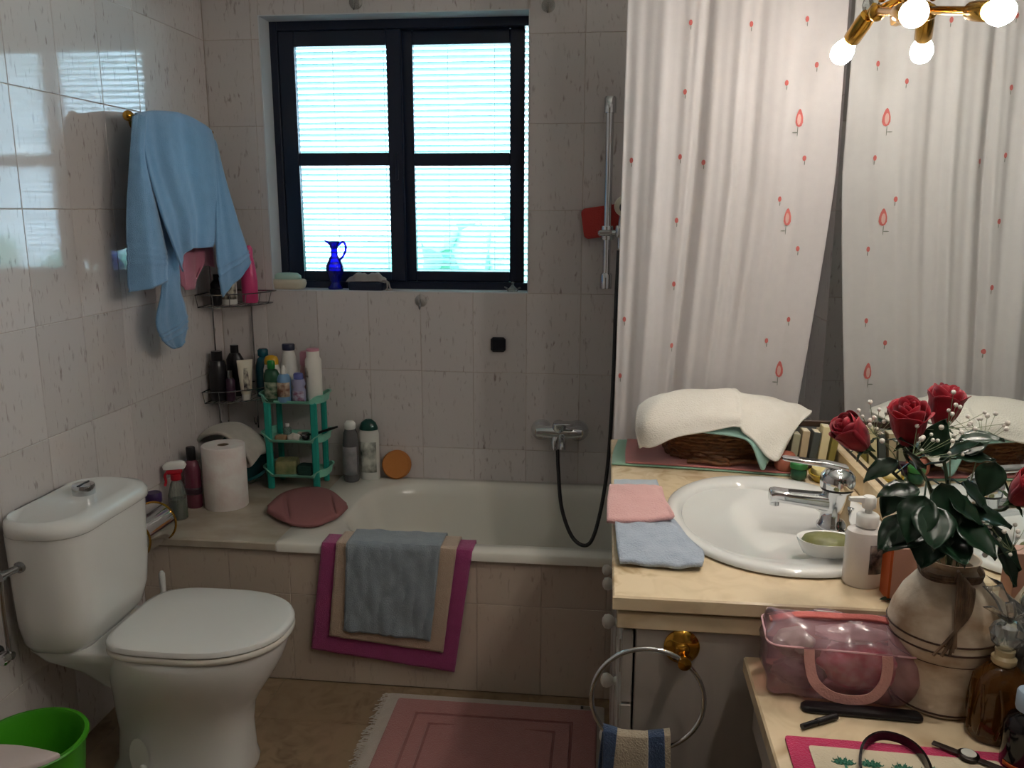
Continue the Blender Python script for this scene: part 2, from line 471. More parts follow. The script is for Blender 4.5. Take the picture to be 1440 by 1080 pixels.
# venetian blind outside the glass, every slat its own piece
bl = thing('venetian_blind', 'white slatted blind hanging outside the dark window frame', 'blind', (.70, .26, 1.18))
SLAT = cloth_mat('blind_slat_paint', 'd3e6e2', .45, scale=20, bump=0, sheen=0)
sm = MB(); sm.box((0, 0, 0), (1.02, .024, .0012))
me = None
for k in range(46):
    if me is None: o = sm.build('slat', SLAT, bl, smooth=False); me = o.data
    else: o = bpy.data.objects.new('slat', me); COL.objects.link(o); o.parent = bl
    o.location = (0, 0, .02+.0218*k); o.rotation_euler = (radians(-24 + random.uniform(-3, 3)), 0, random.uniform(-.002, .002))
for x in (-.30, -.10, .15, .33):
    t = MB(); t.tube([(x, -.013, .0), (x, -.013, 1.03)], .0012, 5); t.build('ladder_cord', WHITEP, bl)
t = MB(); t.box((0, 0, 1.045), (1.03, .035, .03), .004); t.build('head_rail', WHITEP, bl, smooth=False)
# garden beyond
boxes('ground', [(-6, 8, .4, 9, -.6, -.5)], mat('terrace_paving', 'c9c5bb', .8))
hd = MB()
R = random.Random(3)
for k in range(420):
    x, y, z = R.uniform(-3.2, 3.4), R.uniform(2.2, 2.9), R.uniform(-.5, 1)*1.0
    z = -.5 + (R.random()**.8)*(1.75+.25*sin(x*2.1))
    hd.ball((x, y, z), R.uniform(.12, .22), 6, 4)
ho = hd.build('hedge', mat('hedge_leaf', '93c9b3', .6, noise=(6, (1, 1, 1), .4), col2='6fae97'), None, smooth=False)
tag(ho, 'pale green hedge seen through the blind outside the window', 'hedge', kind='stuff')

# ================================================================== bath
TZ = .478
tub = thing('bathtub', 'white enamelled bathtub built in under the window', 'bathtub', (1.265, -.345, 0))
b = MB()
cx = 0.0
def rr(x0, x1, y0, y1, r, z): return rrect((x1-x0)/2, (y1-y0)/2, r, 8, (x0+x1)/2-1.265, (y0+y1)/2+.345, z, 6)
x0, x1, y0, y1 = .455, 2.078, -.704, -.003
b.rings([rr(x0, x1, y0, y1, .012, .448), rr(x0, x1, y0, y1, .012, TZ-.006), rr(x0+.006, x1-.006, y0+.006, y1-.006, .012, TZ),
         rr(.60, 1.985, -.640, -.055, .20, TZ), rr(.615, 1.975, -.630, -.065, .20, TZ-.008), rr(.63, 1.965, -.615, -.078, .19, TZ-.05),
         rr(.70, 1.94, -.585, -.105, .17, TZ-.22), rr(.80, 1.91, -.555, -.135, .15, TZ-.34), rr(.86, 1.88, -.53, -.16, .13, TZ-.375), rr(1.1, 1.7, -.45, -.25, .08, TZ-.385)], False, True)
b.build('tub', TUBW, tub, angle=60)
b = MB(); b.lathe([(0, .004), (.028, .004), (.032, 0), (.034, -.006)], (.56, 0, TZ-.378)); b.build('drain', CHROME, tub)
b = MB(); b.lathe([(0, .012), (.026, .010), (.03, 0)], (1.953-1.265, -.005, .36), axis=(-1, 0, .1)); b.build('overflow', CHROME, tub)

# ================================================================== toilet
to = thing('toilet', 'white close-coupled toilet with closed lid against the left tiled wall', 'toilet', (0, -1.14, 0))
b = MB()   # pedestal and bowl
def egg(x0, x1, hy, z, e=2.3, k=0.0):
    c = (x0+x1)/2; r = []
    for p in sell(c, 0, z, (x1-x0)/2, hy, e, 56):
        t = (p.x-c)/((x1-x0)/2)
        r.append(Vector((p.x, p.y*(1 - k*max(0, t)**2), p.z)))
    return r
b.rings([egg(.17, .545, .118, 0, 3.2), egg(.168, .548, .119, .015, 3.2), egg(.185, .545, .104, .05, 3.0), egg(.19, .545, .100, .14, 2.8), egg(.185, .555, .108, .20, 2.7),
         egg(.185, .585, .128, .25, 2.5), egg(.185, .618, .150, .30, 2.4), egg(.19, .642, .170, .345, 2.3, .06), egg(.20, .655, .178, .385, 2.3, .06), egg(.205, .655, .176, .400, 2.3, .06), egg(.215, .645, .166, .405, 2.3, .06)])
b.build('bowl', CER, to, angle=60)
b = MB()
b.rings([rrect(.07, .075, .05, 6, .225, 0, .270), rrect(.10, .098, .05, 6, .205, 0, .325), rrect(.135, .122, .05, 6, .165, 0, .362), rrect(.145, .135, .05, 6, .155, 0, .392), rrect(.14, .130, .05, 6, .155, 0, .400)])
b.build('bowl_shelf', CER, to, angle=60)
b = MB()
T = lambda hx, hy, z, r=.075: rrect(hx, hy, r, 8, .012+hx, 0, z, 4)
b.rings([T(.070, .115, .388, .05), T(.083, .145, .400, .06), T(.094, .172, .43), T(.099, .184, .48), T(.102, .190, .56), T(.103, .193, .66), T(.104, .195, .724)])
b.build('tank', CER, to, angle=60)
b = MB()
b.rings([T(.107, .198, .724, .085), T(.109, .201, .728, .086), T(.109, .201, .745, .086), T(.104, .196, .757, .085), T(.090, .180, .762, .08), T(.084, .174, .760, .075)])
b.build('tank_lid', CER, to, angle=60)
b = MB(); b.lathe([(.028, .755), (.029, .780), (.027, .786), (.0, .787)], (.105, .045, 0)); fb = b.build('flush_button', CHROME, to)
b = MB(); b.box((.105, .045, .7875), (.004, .050, .002)); b.build('button_split', BLACKP, fb, smooth=False)
def lid(z, s, h):
    r = []
    for p in egg(.228, .672, .180, z, 2.25, .03):
        c = .45
        if p.x < c and abs(p.y) > 1e-4:
            k_ = ((abs(p.x-c)/.222)**4.5 + (abs(p.y)/.180)**4.5)**(1/4.5); p = Vector((c+(p.x-c)/k_, p.y/k_, p.z)) if k_ > 1e-6 else p
            p.x = min(p.x, c)
        r.append(Vector((c+(p.x-c)*s, p.y*s, z+h)))
    return r
b = MB(); b.rings([lid(.408, .985, 0), lid(.408, 1.0, .004), lid(.408, 1.0, .012), lid(.408, .985, .016)]); b.build('seat', mat('seat_plastic', 'dcd9cf', .22), to, angle=50)
b = MB(); b.rings([lid(.426, .98, 0), lid(.426, 1.0, .003), lid(.426, 1.0, .010), lid(.426, .985, .016), lid(.426, .93, .0185), lid(.426, .5, .020)]); b.build('seat_lid', CER, to, angle=50)
for s_ in (-1, 1):
    b = MB(); b.lathe([(.0, -.022), (.011, -.022), (.011, .022), (.0, .022)], (.232, s_*.075, .418), 14, axis=(0, 1, 0)); b.build('hinge', WHITEP, to)
b = MB(); b.lathe([(.011, 0), (.011, .004), (.006, .008), (0, .009)], (.30, -.116, .07), 14, axis=(0, -1, 0)); b.build('floor_bolt_cap', WHITEP, to)
for sy in (-1,):
    b = MB(); b.rings([[Vector((.29+.026*cos(t), -.1145+.012*0, .10+.055*sin(t))) for t in [2*pi*i/20 for i in range(20)]], [Vector((.29+.022*cos(t), -.1095, .10+.050*sin(t))) for t in [2*pi*i/20 for i in range(20)]]], True, True)
    b.build('fixing_recess', CER, to, angle=50)
b = MB(); b.lathe([(.014, 0), (.014, .012), (.009, .016), (.009, .05), (.012, .052), (.012, .062), (0, .064)], (.085, -.187, .655), 16, axis=(-.25, -1, -.05)); b.build('inlet_valve', STEEL, to)

# angle valve on the wall and the flexible pipe up to the tank
v = thing('angle_valve', 'small chrome angle valve on the left wall below the toilet tank', 'valve', (0, -1.345, .425))
b = MB(); b.lathe([(.024, 0), (.022, .006), (.010, .010), (.010, .045), (0, .046)], (0, 0, 0), 18, axis=(1, 0, 0)); b.build('body', STEEL, v)
b = MB(); b.lathe([(.013, 0), (.015, .006), (.015, .018), (.011, .022), (0, .023)], (.035, -.008, 0), 14, axis=(0, -1, 0)); b.build('tap_head', CHROME, v)
b = MB(); b.tube(catmull([(.036, 0, .008), (.038, -.004, .08), (.045, -.012, .15), (.058, -.022, .21), (.066, -.018, .228)], 24), .005, 8); b.build('flexible_pipe', STEEL, v)

# toilet brush behind the bowl
tb = thing('toilet_brush', 'white toilet brush whose handle tip shows behind the toilet seat', 'toilet brush', (0.1301, -0.8000, 0.1645)[:2] + (0,))
b = MB(); b.lathe([(.045, 0), (.05, .01), (.05, .12), (.04, .135), (.03, .137)], n=20); b.build('holder', WHITEP, tb)
b = MB(); b.lathe([(.008, .10), (.008, .30), (.0095, .385), (.0095, .40), (.005, .408), (0, .409)], n=12); b.build('handle', WHITEP, tb)

# toilet roll holder
h = thing('toilet_roll_holder', 'chrome toilet roll holder with brass edge on the left wall behind the toilet tank', 'toilet roll holder', (0, -.80, .535))
b = MB(); b.box((.006, .02, .045), (.012, .12, .05), .004); b.build('wall_plate', BRASS, h, smooth=False)
b = MB()
arc = [(.078+.064*cos(a), .064*sin(a)) for a in [radians(200-i*8) for i in range(33)]]
b.rings([[Vector((x, y_, z)) for x, z in arc] + [Vector((.078+(x-.078)*.95, y_, z*.95)) for x, z in arc[::-1]] for y_ in (-.065, .085)])
b.build('roll_cover', CHROME, h, angle=30)
for y_ in (-.066, .086):
    b = MB(); b.tube([(x, y_, z) for x, z in arc], .0035, 8); b.build('edge_trim', BRASS, h)
b = MB(); b.rings([[Vector((.078+r_*cos(2*pi*i/28), y_, r_*sin(2*pi*i/28))) for i in range(28)] for y_, r_ in ((-.055, .02), (-.055, .054), (.075, .054), (.075, .02))], False, False)
b.build('toilet_roll', mat('tissue', 'e4e2dd', .9), h)
b = MB(); b.tube([(.078, -.07, 0), (.078, .105, 0)], .006, 10); b.tube([(.0, .105, 0), (.078, .105, 0)], .006, 10); b.build('spindle', BRASS, h)

# green lidded bin in the near left corner
bn = thing('waste_bin', 'round green plastic bin with white half lid on the floor before the toilet', 'bin', (.145, -1.458, 0))
b = MB(); b.lathe([(.0, .003), (.092, .0), (.098, .006), (.124, .268), (.131, .270), (.133, .277), (.130, .281), (.122, .281), (.118, .272), (.094, .012), (0, .010)], n=40); b.build('body', mat('green_plastic', '3f9a1c', .35), bn)
b = MB()
edge = [Vector((.1325*cos(t), .1325*sin(t), 0)) for t in [pi+.42 + (pi-.84)*i/24 for i in range(25)]] + [Vector((.121 - .242*i/12, -.054 + .016*sin(pi*i/12), 0)) for i in range(13)]
b.rings([[p + Vector((0, 0, .2815)) for p in edge], [p + Vector((0, 0, .290)) for p in edge], [p*.96 + Vector((0, -.003, .2935)) for p in edge]])
b.build('half_lid', mat('bin_white', 'd3c6c2', .35), bn, angle=50)

# ================================================================== towels and rail on the left wall
RXX, RZZ = .085, 1.765
rail = thing('towel_rail', 'brass towel rail with ball end on the left wall under the blue towel', 'towel rail', (0, -.42, RZZ))
b = MB(); b.tube([(RXX, -.262, 0), (RXX, .26, 0)], .006, 12); b.build('bar', BRASS, rail)
for y_ in (-.10, .24):
    b = MB(); b.lathe([(.022, 0), (.022, .004), (.012, .010), (.007, .016), (.007, RXX)], (0, y_, 0), 20, axis=(1, 0, 0)); b.build('bracket', BRASS, rail)
b = MB(); b.ball((RXX, -.268, 0), .0155, 18, 12); b.build('end_ball', BRASS, rail)

TOWB = cloth_mat('blue_terry', '84aed3', .08, '7099c0', 420, .9, .4)
bt = MB()
def rip(amp, fu, ph=0.0, fv=0.0):
    def g(u, v, p):
        return p + Vector((amp*(.25+v)*(sin(u*fu+ph+v*fv) + .4*sin(u*fu*2.3+ph*2+v*1.5)), 0, 0))
    return g
def hem(amp, fu, ph, fv, bands):
    g0 = rip(amp, fu, ph, fv)
    def g(u, v, p):
        p = g0(u, v, p)
        return p + Vector((.0035*sum(math.exp(-((v-b_)/.010)**2) for b_ in bands), 0, 0))
    return g
# middle panel over the rail and down the front
bt.net([[(0.0450, -0.6200, 1.3812), (0.0450, -0.5843, 1.3753), (0.0450, -0.3819, 1.3944), (0.0450, -0.1200, 1.4107)], [(0.0600, -0.6242, 1.6138), (0.0600, -0.5085, 1.6234), (0.0600, -0.3247, 1.6367), (0.0600, -0.1167, 1.6369)], [(0.0730, -0.6320, 1.7523), (0.0730, -0.4996, 1.7739), (0.0730, -0.3173, 1.7834), (0.0730, -0.1371, 1.7530)], [(0.0900, -0.6620, 1.7711), (0.0900, -0.5275, 1.7918), (0.0900, -0.3481, 1.7981), (0.0900, -0.1703, 1.7669)], [(0.1050, -0.6830, 1.7311), (0.1120, -0.5588, 1.7426), (0.1120, -0.3898, 1.7450), (0.1050, -0.1816, 1.7204)],
        [(0.1200, -0.6781, 1.6152), (0.1350, -0.5786, 1.6198), (0.1300, -0.4060, 1.6235), (0.1180, -0.1826, 1.6047)], [(0.1400, -0.6561, 1.4780), (0.1450, -0.5228, 1.4815), (0.1400, -0.3891, 1.4832), (0.1250, -0.1760, 1.4872)], [(0.1450, -0.6162, 1.3925), (0.1500, -0.5263, 1.4045), (0.1470, -0.4152, 1.4054), (0.1300, -0.2204, 1.4139)], [(0.1450, -0.5679, 1.3092), (0.1500, -0.5219, 1.3733), (0.1470, -0.4198, 1.3756), (0.1300, -0.2917, 1.3773)]], 40, 60, rip(.0055, 15, .5, 1.5))
# left lobe
bt.net([[(0.1000, -0.6916, 1.7639), (0.1080, -0.6667, 1.7704), (0.1150, -0.6409, 1.7671)], [(0.1000, -0.7271, 1.6585), (0.1200, -0.7203, 1.6608), (0.1250, -0.6850, 1.6511)], [(0.0900, -0.7529, 1.5086), (0.1250, -0.7391, 1.5047), (0.1400, -0.6586, 1.4884)], [(0.0850, -0.7605, 1.3876), (0.1250, -0.7359, 1.3827), (0.1400, -0.6276, 1.3694)], [(0.0850, -0.7660, 1.2626), (0.1250, -0.7306, 1.2702), (0.1400, -0.6369, 1.2837)]], 18, 80, hem(.005, 9, 1.0, 2.0, (.74, .78, .83, .985)))
# tail that hangs lowest
bt.net([[(0.1000, -0.6271, 1.4883), (0.1100, -0.5956, 1.4882), (0.1100, -0.5356, 1.4881)], [(0.1000, -0.6013, 1.3373), (0.1150, -0.5856, 1.3409), (0.1100, -0.5161, 1.3278)], [(0.0950, -0.6103, 1.2503), (0.1100, -0.5916, 1.2443), (0.1100, -0.5198, 1.2466)], [(0.0900, -0.6449, 1.1614), (0.1050, -0.5857, 1.1676), (0.1100, -0.4995, 1.1987)], [(0.0900, -0.6208, 1.1001), (0.1050, -0.5680, 1.1107), (0.1100, -0.4910, 1.1326)], [(0.0900, -0.5651, 1.0641), (0.1000, -0.5388, 1.0624), (0.1050, -0.5139, 1.0749)]], 16, 70, hem(.004, 8, .4, 1.0, (.72, .77, .84, .985)))
# right lobe
bt.net([[(0.1000, -0.2607, 1.7239), (0.1000, -0.1845, 1.7394), (0.1000, -0.1651, 1.7241)], [(0.1250, -0.2613, 1.5781), (0.1300, -0.2264, 1.5935), (0.1200, -0.1587, 1.6055)], [(0.1450, -0.3171, 1.4166), (0.1500, -0.2373, 1.4388), (0.1450, -0.1312, 1.4570)], [(0.1550, -0.3426, 1.3175), (0.1650, -0.2402, 1.3361), (0.1600, -0.1004, 1.3595)], [(0.1600, -0.3326, 1.2057), (0.1700, -0.2294, 1.2509), (0.1650, -0.0880, 1.3098)]], 18, 70, hem(.004, 8, .9, 1.0, (.78, .84, .985)))
o = bt.build('bath_towel', TOWB, None, solid=.006)
tag(o, 'large pale blue bath towel draped over the brass rail on the left wall', 'towel')
b = MB()
b.net([[(0.0620, -0.3816, 1.6022), (0.0620, -0.2638, 1.6066), (0.0620, -0.1470, 1.6110)], [(0.0700, -0.4256, 1.4191), (0.0800, -0.3291, 1.4165), (0.0750, -0.1987, 1.4130)], [(0.0750, -0.4456, 1.3232), (0.0900, -0.4203, 1.3357), (0.0800, -0.3410, 1.3072), (0.0900, -0.2901, 1.3332), (0.0800, -0.2086, 1.3086)], [(0.0750, -0.4424, 1.2531), (0.0900, -0.4260, 1.2377), (0.0800, -0.3506, 1.2452), (0.0900, -0.3255, 1.3063), (0.0800, -0.2093, 1.3037)]], 24, 24, rip(.003, 20))
o = b.build('hand_cloth', cloth_mat('pink_terry', 'd98ea4', .1), None, solid=.005)
tag(o, 'pink cloth hanging on the left wall, its hem showing under the blue towel', 'cloth')

# ================================================================== corner rack and what stands in it
rk = thing('corner_rack', 'chrome wire corner rack with two baskets in the corner of the tiled walls', 'rack', (0, 0, .66))
def qarc(r, z, n=18, o=.012):
    return [Vector((o + r*sin(a), -o - r*cos(a), z)) for a in [pi/2*i/(n-1) for i in range(n)]]
for z in (1.155, .800):
    bk = None; z -= .66
    b = MB()
    for dz, r in ((0, .20), (.045, .215)): b.tube([Vector((.012, -.012, z+dz))] + qarc(r, z+dz) + [Vector((.012, -.012, z+dz))], .0024, 6)
    for i in range(0, 18, 3):
        a, c = qarc(.20, z)[i], qarc(.215, z+.045)[i]; b.tube([a, c], .0016, 5)
    for k in range(1, 7):
        t = .20*k/7; b.tube([(.012+t, -.012, z), (.012+t, -.012-sqrt(max(.20**2-t*t, 0)), z)], .0014, 5)
    b.build('basket', STEEL, rk)
for x, y in ((.012, -.10), (.125, -.012)):
    b = MB(); b.tube([(x, y, 0), (x, y, .70)], .003, 8); b.build('upright', STEEL, rk)
b = MB()
for x, y in ((.012, -.10), (.125, -.012)):
    dx, dy = (.03, 0) if y < -.05 else (0, -.03)
    b.tube(catmull([(x, y, .05), (x+dx*.6, y+dy*.6, .02), (x+dx, y+dy, .03), (x+dx*1.1, y+dy*1.1, .05)], 12), .0022, 6)
b.build('hook', STEEL, rk)

PM = {}
def M_(name, col, rough=.3, **k): return mat(name, col, rough, **k)
W_PL = M_('bottle_white', 'd9d8d2', .3)
BLK = M_('bottle_black', '17161a', .28)
NAVY = M_('cap_navy', '1c2440', .3)
YEL = M_('cap_yellow', 'c99b22', .3)
GRN = M_('bottle_green', '14402a', .2)
GRNC = M_('cap_green', '157a35', .3)
LBL = M_('bottle_blue', '6b93b8', .3)
LIL = M_('bottle_lilac', '9b9dbb', .3)
LILC = M_('cap_violet', '5b62a0', .3)
PNK = M_('bottle_pink', 'd2477e', .3)
PNKC = M_('cap_pink', 'c78a9a', .35)
TEAL = M_('bottle_teal', '0f4a59', .22)
PRINT = mat('dark_print', 'cfc9b6', .5, noise=(60, (1, 1, .6), 1.0), col2='2a2430')
PRINTB = mat('picture_print', '6b4433', .5, noise=(30, (1, 1, 1), 1.0), col2='d9c9b0')

def rad_at(prof, z):
    for (r0, z0), (r1, z1) in zip(prof, prof[1:]):
        if z0 <= z <= z1 and z1 > z0: return r0 + (r1-r0)*(z-z0)/(z1-z0)
    return prof[-1][0]
def bottle(name, label, cat, loc, prof, m, cap=None, cm=None, band=None, flat=1.0, rz=0.0, group=None, n=24, band2=None):
    t = thing(name, label, cat, loc, rz, group)
    b = MB(); b.lathe([(0, prof[0][1])] + list(prof) + [(0, prof[-1][1])], n=n, flat=flat); b.build('body', m, t, angle=45)
    if cap:
        b = MB(); b.lathe([(0, cap[0][1])] + list(cap) + [(0, cap[-1][1])], n=n, flat=1.0 if flat > .99 else max(flat, .7)); b.build('cap', cm, t, angle=45)
    for bd in (band, band2):
        if bd:
            z0, z1, bm_, a0, a1 = bd
            b = MB()
            zs = sorted({z0, z1} | {z for _, z in prof if z0 < z < z1})
            def P(u, v, zs=zs):
                z = z0 + (z1-z0)*v; a = radians(a0 + (a1-a0)*u); r = rad_at(prof, z) + .0006
                return Vector((r*cos(a), flat*r*sin(a), z))
            b.grid(P, 17, max(2, len(zs)*2)); b.build('label', bm_, t, solid=.0005)
    return t

def cyl(r, h, e=.004): return [(r-e, 0), (r, e), (r, h-e), (r-e, h)]
# upper basket of the corner rack
z = 1.158
bottle('shampoo_bottle', 'tall bright pink bottle in the upper wire basket beside the window', 'bottle', (.142, -.055, z), [(.026, 0), (.030, .006), (.031, .08), (.026, .13), (.020, .165), (.018, .17)], PNK, [(.019, .168), (.019, .20), (.012, .212)], PNK, flat=.75)
bottle('lotion_bottle', 'white bottle with dark print in the upper wire basket below the blue towel', 'bottle', (.092, -.125, z), [(.027, 0), (.030, .005), (.030, .10), (.020, .118)], W_PL, [(.014, .116), (.014, .14)], W_PL, (.02, .09, PRINT, -150, -10), flat=.7)
bottle('dark_bottle', 'small black bottle at the wall end of the upper wire basket', 'bottle', (.045, -.12, z), [(.022, 0), (.024, .004), (.024, .075), (.012, .09)], BLK, [(.012, .088), (.012, .11)], BLK)
bottle('dark_jar', 'squat black jar in the upper wire basket, nearest its wire rim', 'jar', (.062, -.168, z), cyl(.020, .045), BLK, [(.021, .044), (.021, .06)], BLK)
# lower basket
z = .803
bottle('black_bottle', 'tall black bottle against the left wall in the lower wire basket', 'bottle', (.045, -.16, z), [(.028, 0), (.032, .006), (.032, .13), (.024, .15)], BLK, [(.02, .149), (.02, .185)], BLK)
bottle('black_flask', 'black flat bottle behind the white tube in the lower wire basket', 'bottle', (.075, -.075, z), [(.030, 0), (.034, .006), (.034, .14), (.02, .165)], BLK, [(.016, .163), (.016, .195)], BLK, flat=.7)
bottle('plum_bottle', 'small plum coloured bottle with grey cap in the lower wire basket', 'bottle', (.092, -.165, z), [(.016, 0), (.018, .004), (.018, .075), (.012, .085)], M_('plum', '3a2436', .3), [(.010, .084), (.010, .115)], STEEL)
tt = thing('cream_tube', 'cream white tube with dark print standing on its cap in the lower wire basket', 'tube', (.140, -.135, z), .6)
b = MB(); b.rings([sell(0, 0, 0.0, .017, .017, 2, 28), sell(0, 0, .022, .018, .018, 2, 28)]); b.build('cap', W_PL, tt)
b = MB(); b.rings([sell(0, 0, .022, .019, .019, 2, 28), sell(0, 0, .05, .022, .019, 2, 28), sell(0, 0, .12, .027, .009, 2, 28), sell(0, 0, .142, .029, .0015, 2, 28), sell(0, 0, .15, .029, .0012, 2, 28)]); b.build('body', mat('tube_cream', 'd5cfbd', .35), tt)
b = MB(); b.grid(lambda u, v: Vector(((u-.5)*.022, -(.0195 - (.0105)*max(0, (.035+v*.085-.05)/.07)) - .0006 + .25*((u-.5)*.04)**2*30, .035+v*.085)), 7, 7); b.build('label', PRINT, tt, solid=.0006)
bottle('teal_bottle', 'dark teal bottle at the window side of the lower wire basket', 'bottle', (.187, -.075, z), [(.026, 0), (.030, .006), (.030, .12), (.022, .145), (.012, .155)], TEAL, [(.016, .154), (.020, .158), (.020, .178), (.014, .184)], TEAL)

# ================================================================== green shelf unit on the ledge
GT = mat('tray_mint', '7fc4ae', .35); GP = mat('post_teal', '1f9384', .35)
sx, sy = .330, -.135
su = thing('plastic_shelf', 'three tier mint green plastic shelf standing on the marble ledge', 'shelf unit', (sx, sy, .475))
for z in (.330, .182, .048):
    b = MB()
    o0 = rrect(.122, .072, .05, 8, 0, 0, z, 6)
    n = len(o0)
    def rim(s, dz, wave):
        out = []
        for i, p in enumerate(o0):
            w = 0.0
            if wave:
                t = abs(p.x)/.122
                w = .020*max(0.0, min(1.0, (t-.60)/.22))
            out.append(Vector((p.x*s, p.y*s, z+dz+w)))
        return out
    b.rings([rim(.93, 0, 0), rim(.97, .001, 0), rim(1.0, .006, 1), rim(1.05, .009, 1), rim(1.055, .013, 1), rim(1.0, .012, 1), rim(.965, .006, 0), rim(.92, .004, 0)]); b.build('tray', GT, su, angle=50)
for x in (-.088, .088):
    for y, w in ((-.060, .026), (.052, .022)):
        b = MB(); b.box((x, y, .167), (w, .016, .334), .005); b.build('post', GP, su, smooth=False)
z = .475 + .3355
SG = 'toiletries on the top of the green plastic shelf'
bottle('yellow_cap_bottle', 'white bottle with round yellow cap at the back left of the green shelf', 'bottle', (sx-.083, sy-.008, z), [(.028, 0), (.032, .005), (.031, .11), (.026, .13)], W_PL, [(.026, .129), (.027, .145), (.022, .158), (.008, .164)], YEL, flat=.7, group=SG)
bottle('green_bottle', 'dark green bottle with small green cap at the front of the green shelf', 'bottle', (sx-.066, sy-.055, z), [(.026, 0), (.030, .005), (.030, .10), (.022, .118), (.012, .122)], mat('green_gel', '26503a', .15), [(.013, .122), (.0145, .126), (.0145, .148), (.010, .153)], GRNC, (.015, .075, mat('green_label', '1c4a30', .4, noise=(50, (1, 1, 1), 1), col2='9aa08a'), -140, -40), flat=.75, group=SG)
bottle('navy_cap_bottle', 'tall white tapering bottle with navy cap on the green shelf', 'bottle', (sx-.027, sy+.022, z), [(.034, 0), (.037, .006), (.036, .09), (.024, .165), (.019, .18)], W_PL, [(.022, .179), (.024, .182), (.024, .200), (.021, .203)], NAVY, flat=.8, group=SG)
bottle('blue_bottle', 'light blue bottle with pointed white nozzle and picture label on the green shelf', 'bottle', (sx-.020, sy-.055, z), [(.022, 0), (.0255, .005), (.0255, .085), (.019, .1), (.013, .104)], LBL, [(.010, .104), (.009, .120), (.004, .136)], W_PL, (.022, .075, PRINTB, -160, -20), group=SG)
bottle('pink_cap_bottle', 'bottle with wide dusty pink cap at the back of the green shelf', 'bottle', (sx+.042, sy+.025, z), [(.026, 0), (.029, .005), (.029, .10), (.024, .125)], mat('peach_pl', 'b98d8a', .4), [(.026, .124), (.028, .13), (.027, .17), (.022, .176)], PNKC, flat=.8, group=SG)
bottle('lilac_bottle', 'small pale lilac bottle with violet cap at the front of the green shelf', 'bottle', (sx+.034, sy-.052, z), [(.021, 0), (.025, .005), (.025, .045), (.020, .055), (.026, .068), (.022, .085)], LIL, [(.017, .084), (.018, .088), (.018, .104), (.014, .108)], LILC, (.004, .043, mat('lilac_label', 'b5b6c9', .4, noise=(60, (1, 1, 1), 1), col2='83506a'), -150, -30), flat=.75, group=SG)
bottle('talc_bottle', 'tall white cylindrical bottle with dusty pink top at the right of the green shelf', 'bottle', (sx+.078, sy-.012, z), [(.027, 0), (.030, .004), (.030, .15), (.024, .162), (.024, .184)], mat('talc_white', 'e3e0d8', .35), [(.024, .184), (.0235, .191), (.02, .193)], PNKC, (.09, .125, mat('brown_label', 'd8d3c8', .4, noise=(40, (1, 1, 1), 1), col2='5a3a2c'), -170, -110), group=SG)
z = .475 + .188
bottle('glass_vial', 'small clear vial standing on the middle tray of the green shelf', 'vial', (sx-.035, sy-.01, z), [(.014, 0), (.016, .003), (.016, .035), (.008, .042)], clear_mat('vial_glass', 'cfdcd8', .08, .25), [(.008, .042), (.008, .052)], WHITEP)
b = MB(); b.rings([rrect(.022, .014, .008, 5, 0, 0, zz) if s_ == 1 else [Vector((p.x*s_, p.y*s_, zz)) for p in rrect(.022, .014, .008, 5)] for zz, s_ in ((0, .9), (.004, 1), (.014, 1), (.018, .85))])
o = b.build('soap', mat('tan_soap', '9a7a5c', .5), None, loc=(sx-.045, sy-.048, z), angle=60); tag(o, 'small tan soap bar at the left of the middle tray of the green shelf', 'soap')
b = MB(); b.net([[(-.022, -.012, .002), (0, -.016, .004), (.022, -.012, .002)], [(-.024, -.004, .016), (0, -.002, .024), (.022, -.004, .014)], [(-.022, .012, .014), (0, .014, .018), (.024, .01, .012)], [(-.02, .02, .001), (0, .022, .002), (.02, .018, .001)]], 14, 12, lambda u, v, p: p + Vector((0, 0, .002*sin(u*14)*sin(v*9))))
o = b.build('sponge', cloth_mat('white_sponge', 'cfc8bf', 0), None, loc=(sx+.005, sy-.045, z), solid=.003); tag(o, 'crumpled white pad in the middle of the middle tray of the green shelf', 'pad')
bottle('dark_pot', 'small dark pot at the right of the middle tray of the green shelf', 'pot', (sx+.045, sy-.035, z), cyl(.014, .018), BLK, [(.0145, .018), (.0145, .026)], STEEL)
hbz = thing('hair_brush', 'black handled brush sticking out to the right of the green shelf', 'brush', (sx+.060, sy-.02, z+.008))
b = MB(); b.tube([(-.02, 0, .004), (.03, 0, .016), (.075, -.002, .032), (.105, -.003, .042)], [.004, .005, .0055, .004], 10); b.build('handle', BLKP if False else BLACKP, hbz)
b = MB(); b.box((-.035, 0, .004), (.035, .016, .008), .003); b.build('head', BLACKP, hbz, smooth=False)
b = MB(); b.box((-.035, 0, .012), (.030, .012, .010), .002); b.build('bristles', mat('bristle', 'c9c4b8', .8), hbz, smooth=False)
z = .475 + .0535
def packet(name, label, cat, loc, d, m, rz=0, tilt=0, rip_=.003):
    b = MB(); b.rings([[Vector((p.x*s_, p.y*s_, zz)) for p in rrect(d[0]/2, d[1]/2, .012, 5, m=5)] for zz, s_ in ((0, .95), (d[2]*.3, 1), (d[2]*.7, 1), (d[2], .9))])
    o = b.build(name, m, None, loc=loc, angle=60); o.rotation_euler = (0, tilt, rz); return tag(o, label, cat)
packet('soap_packet', 'pale yellow wrapped packet on the bottom tray of the green shelf', 'packet', (sx-.040, sy-.015, z), (.085, .07, .05), mat('yellow_wrap', '9a9468', .25, noise=(20, (1, 1, 1), .8), col2='5e6b4a'), .15)
packet('sponge_block', 'dark bottle green scouring sponge on the bottom tray of the green shelf', 'sponge', (sx+.042, sy-.030, z), (.068, .05, .036), mat('dark_green_sponge', '163a33', .9, bump=(300, .6)), -.1)

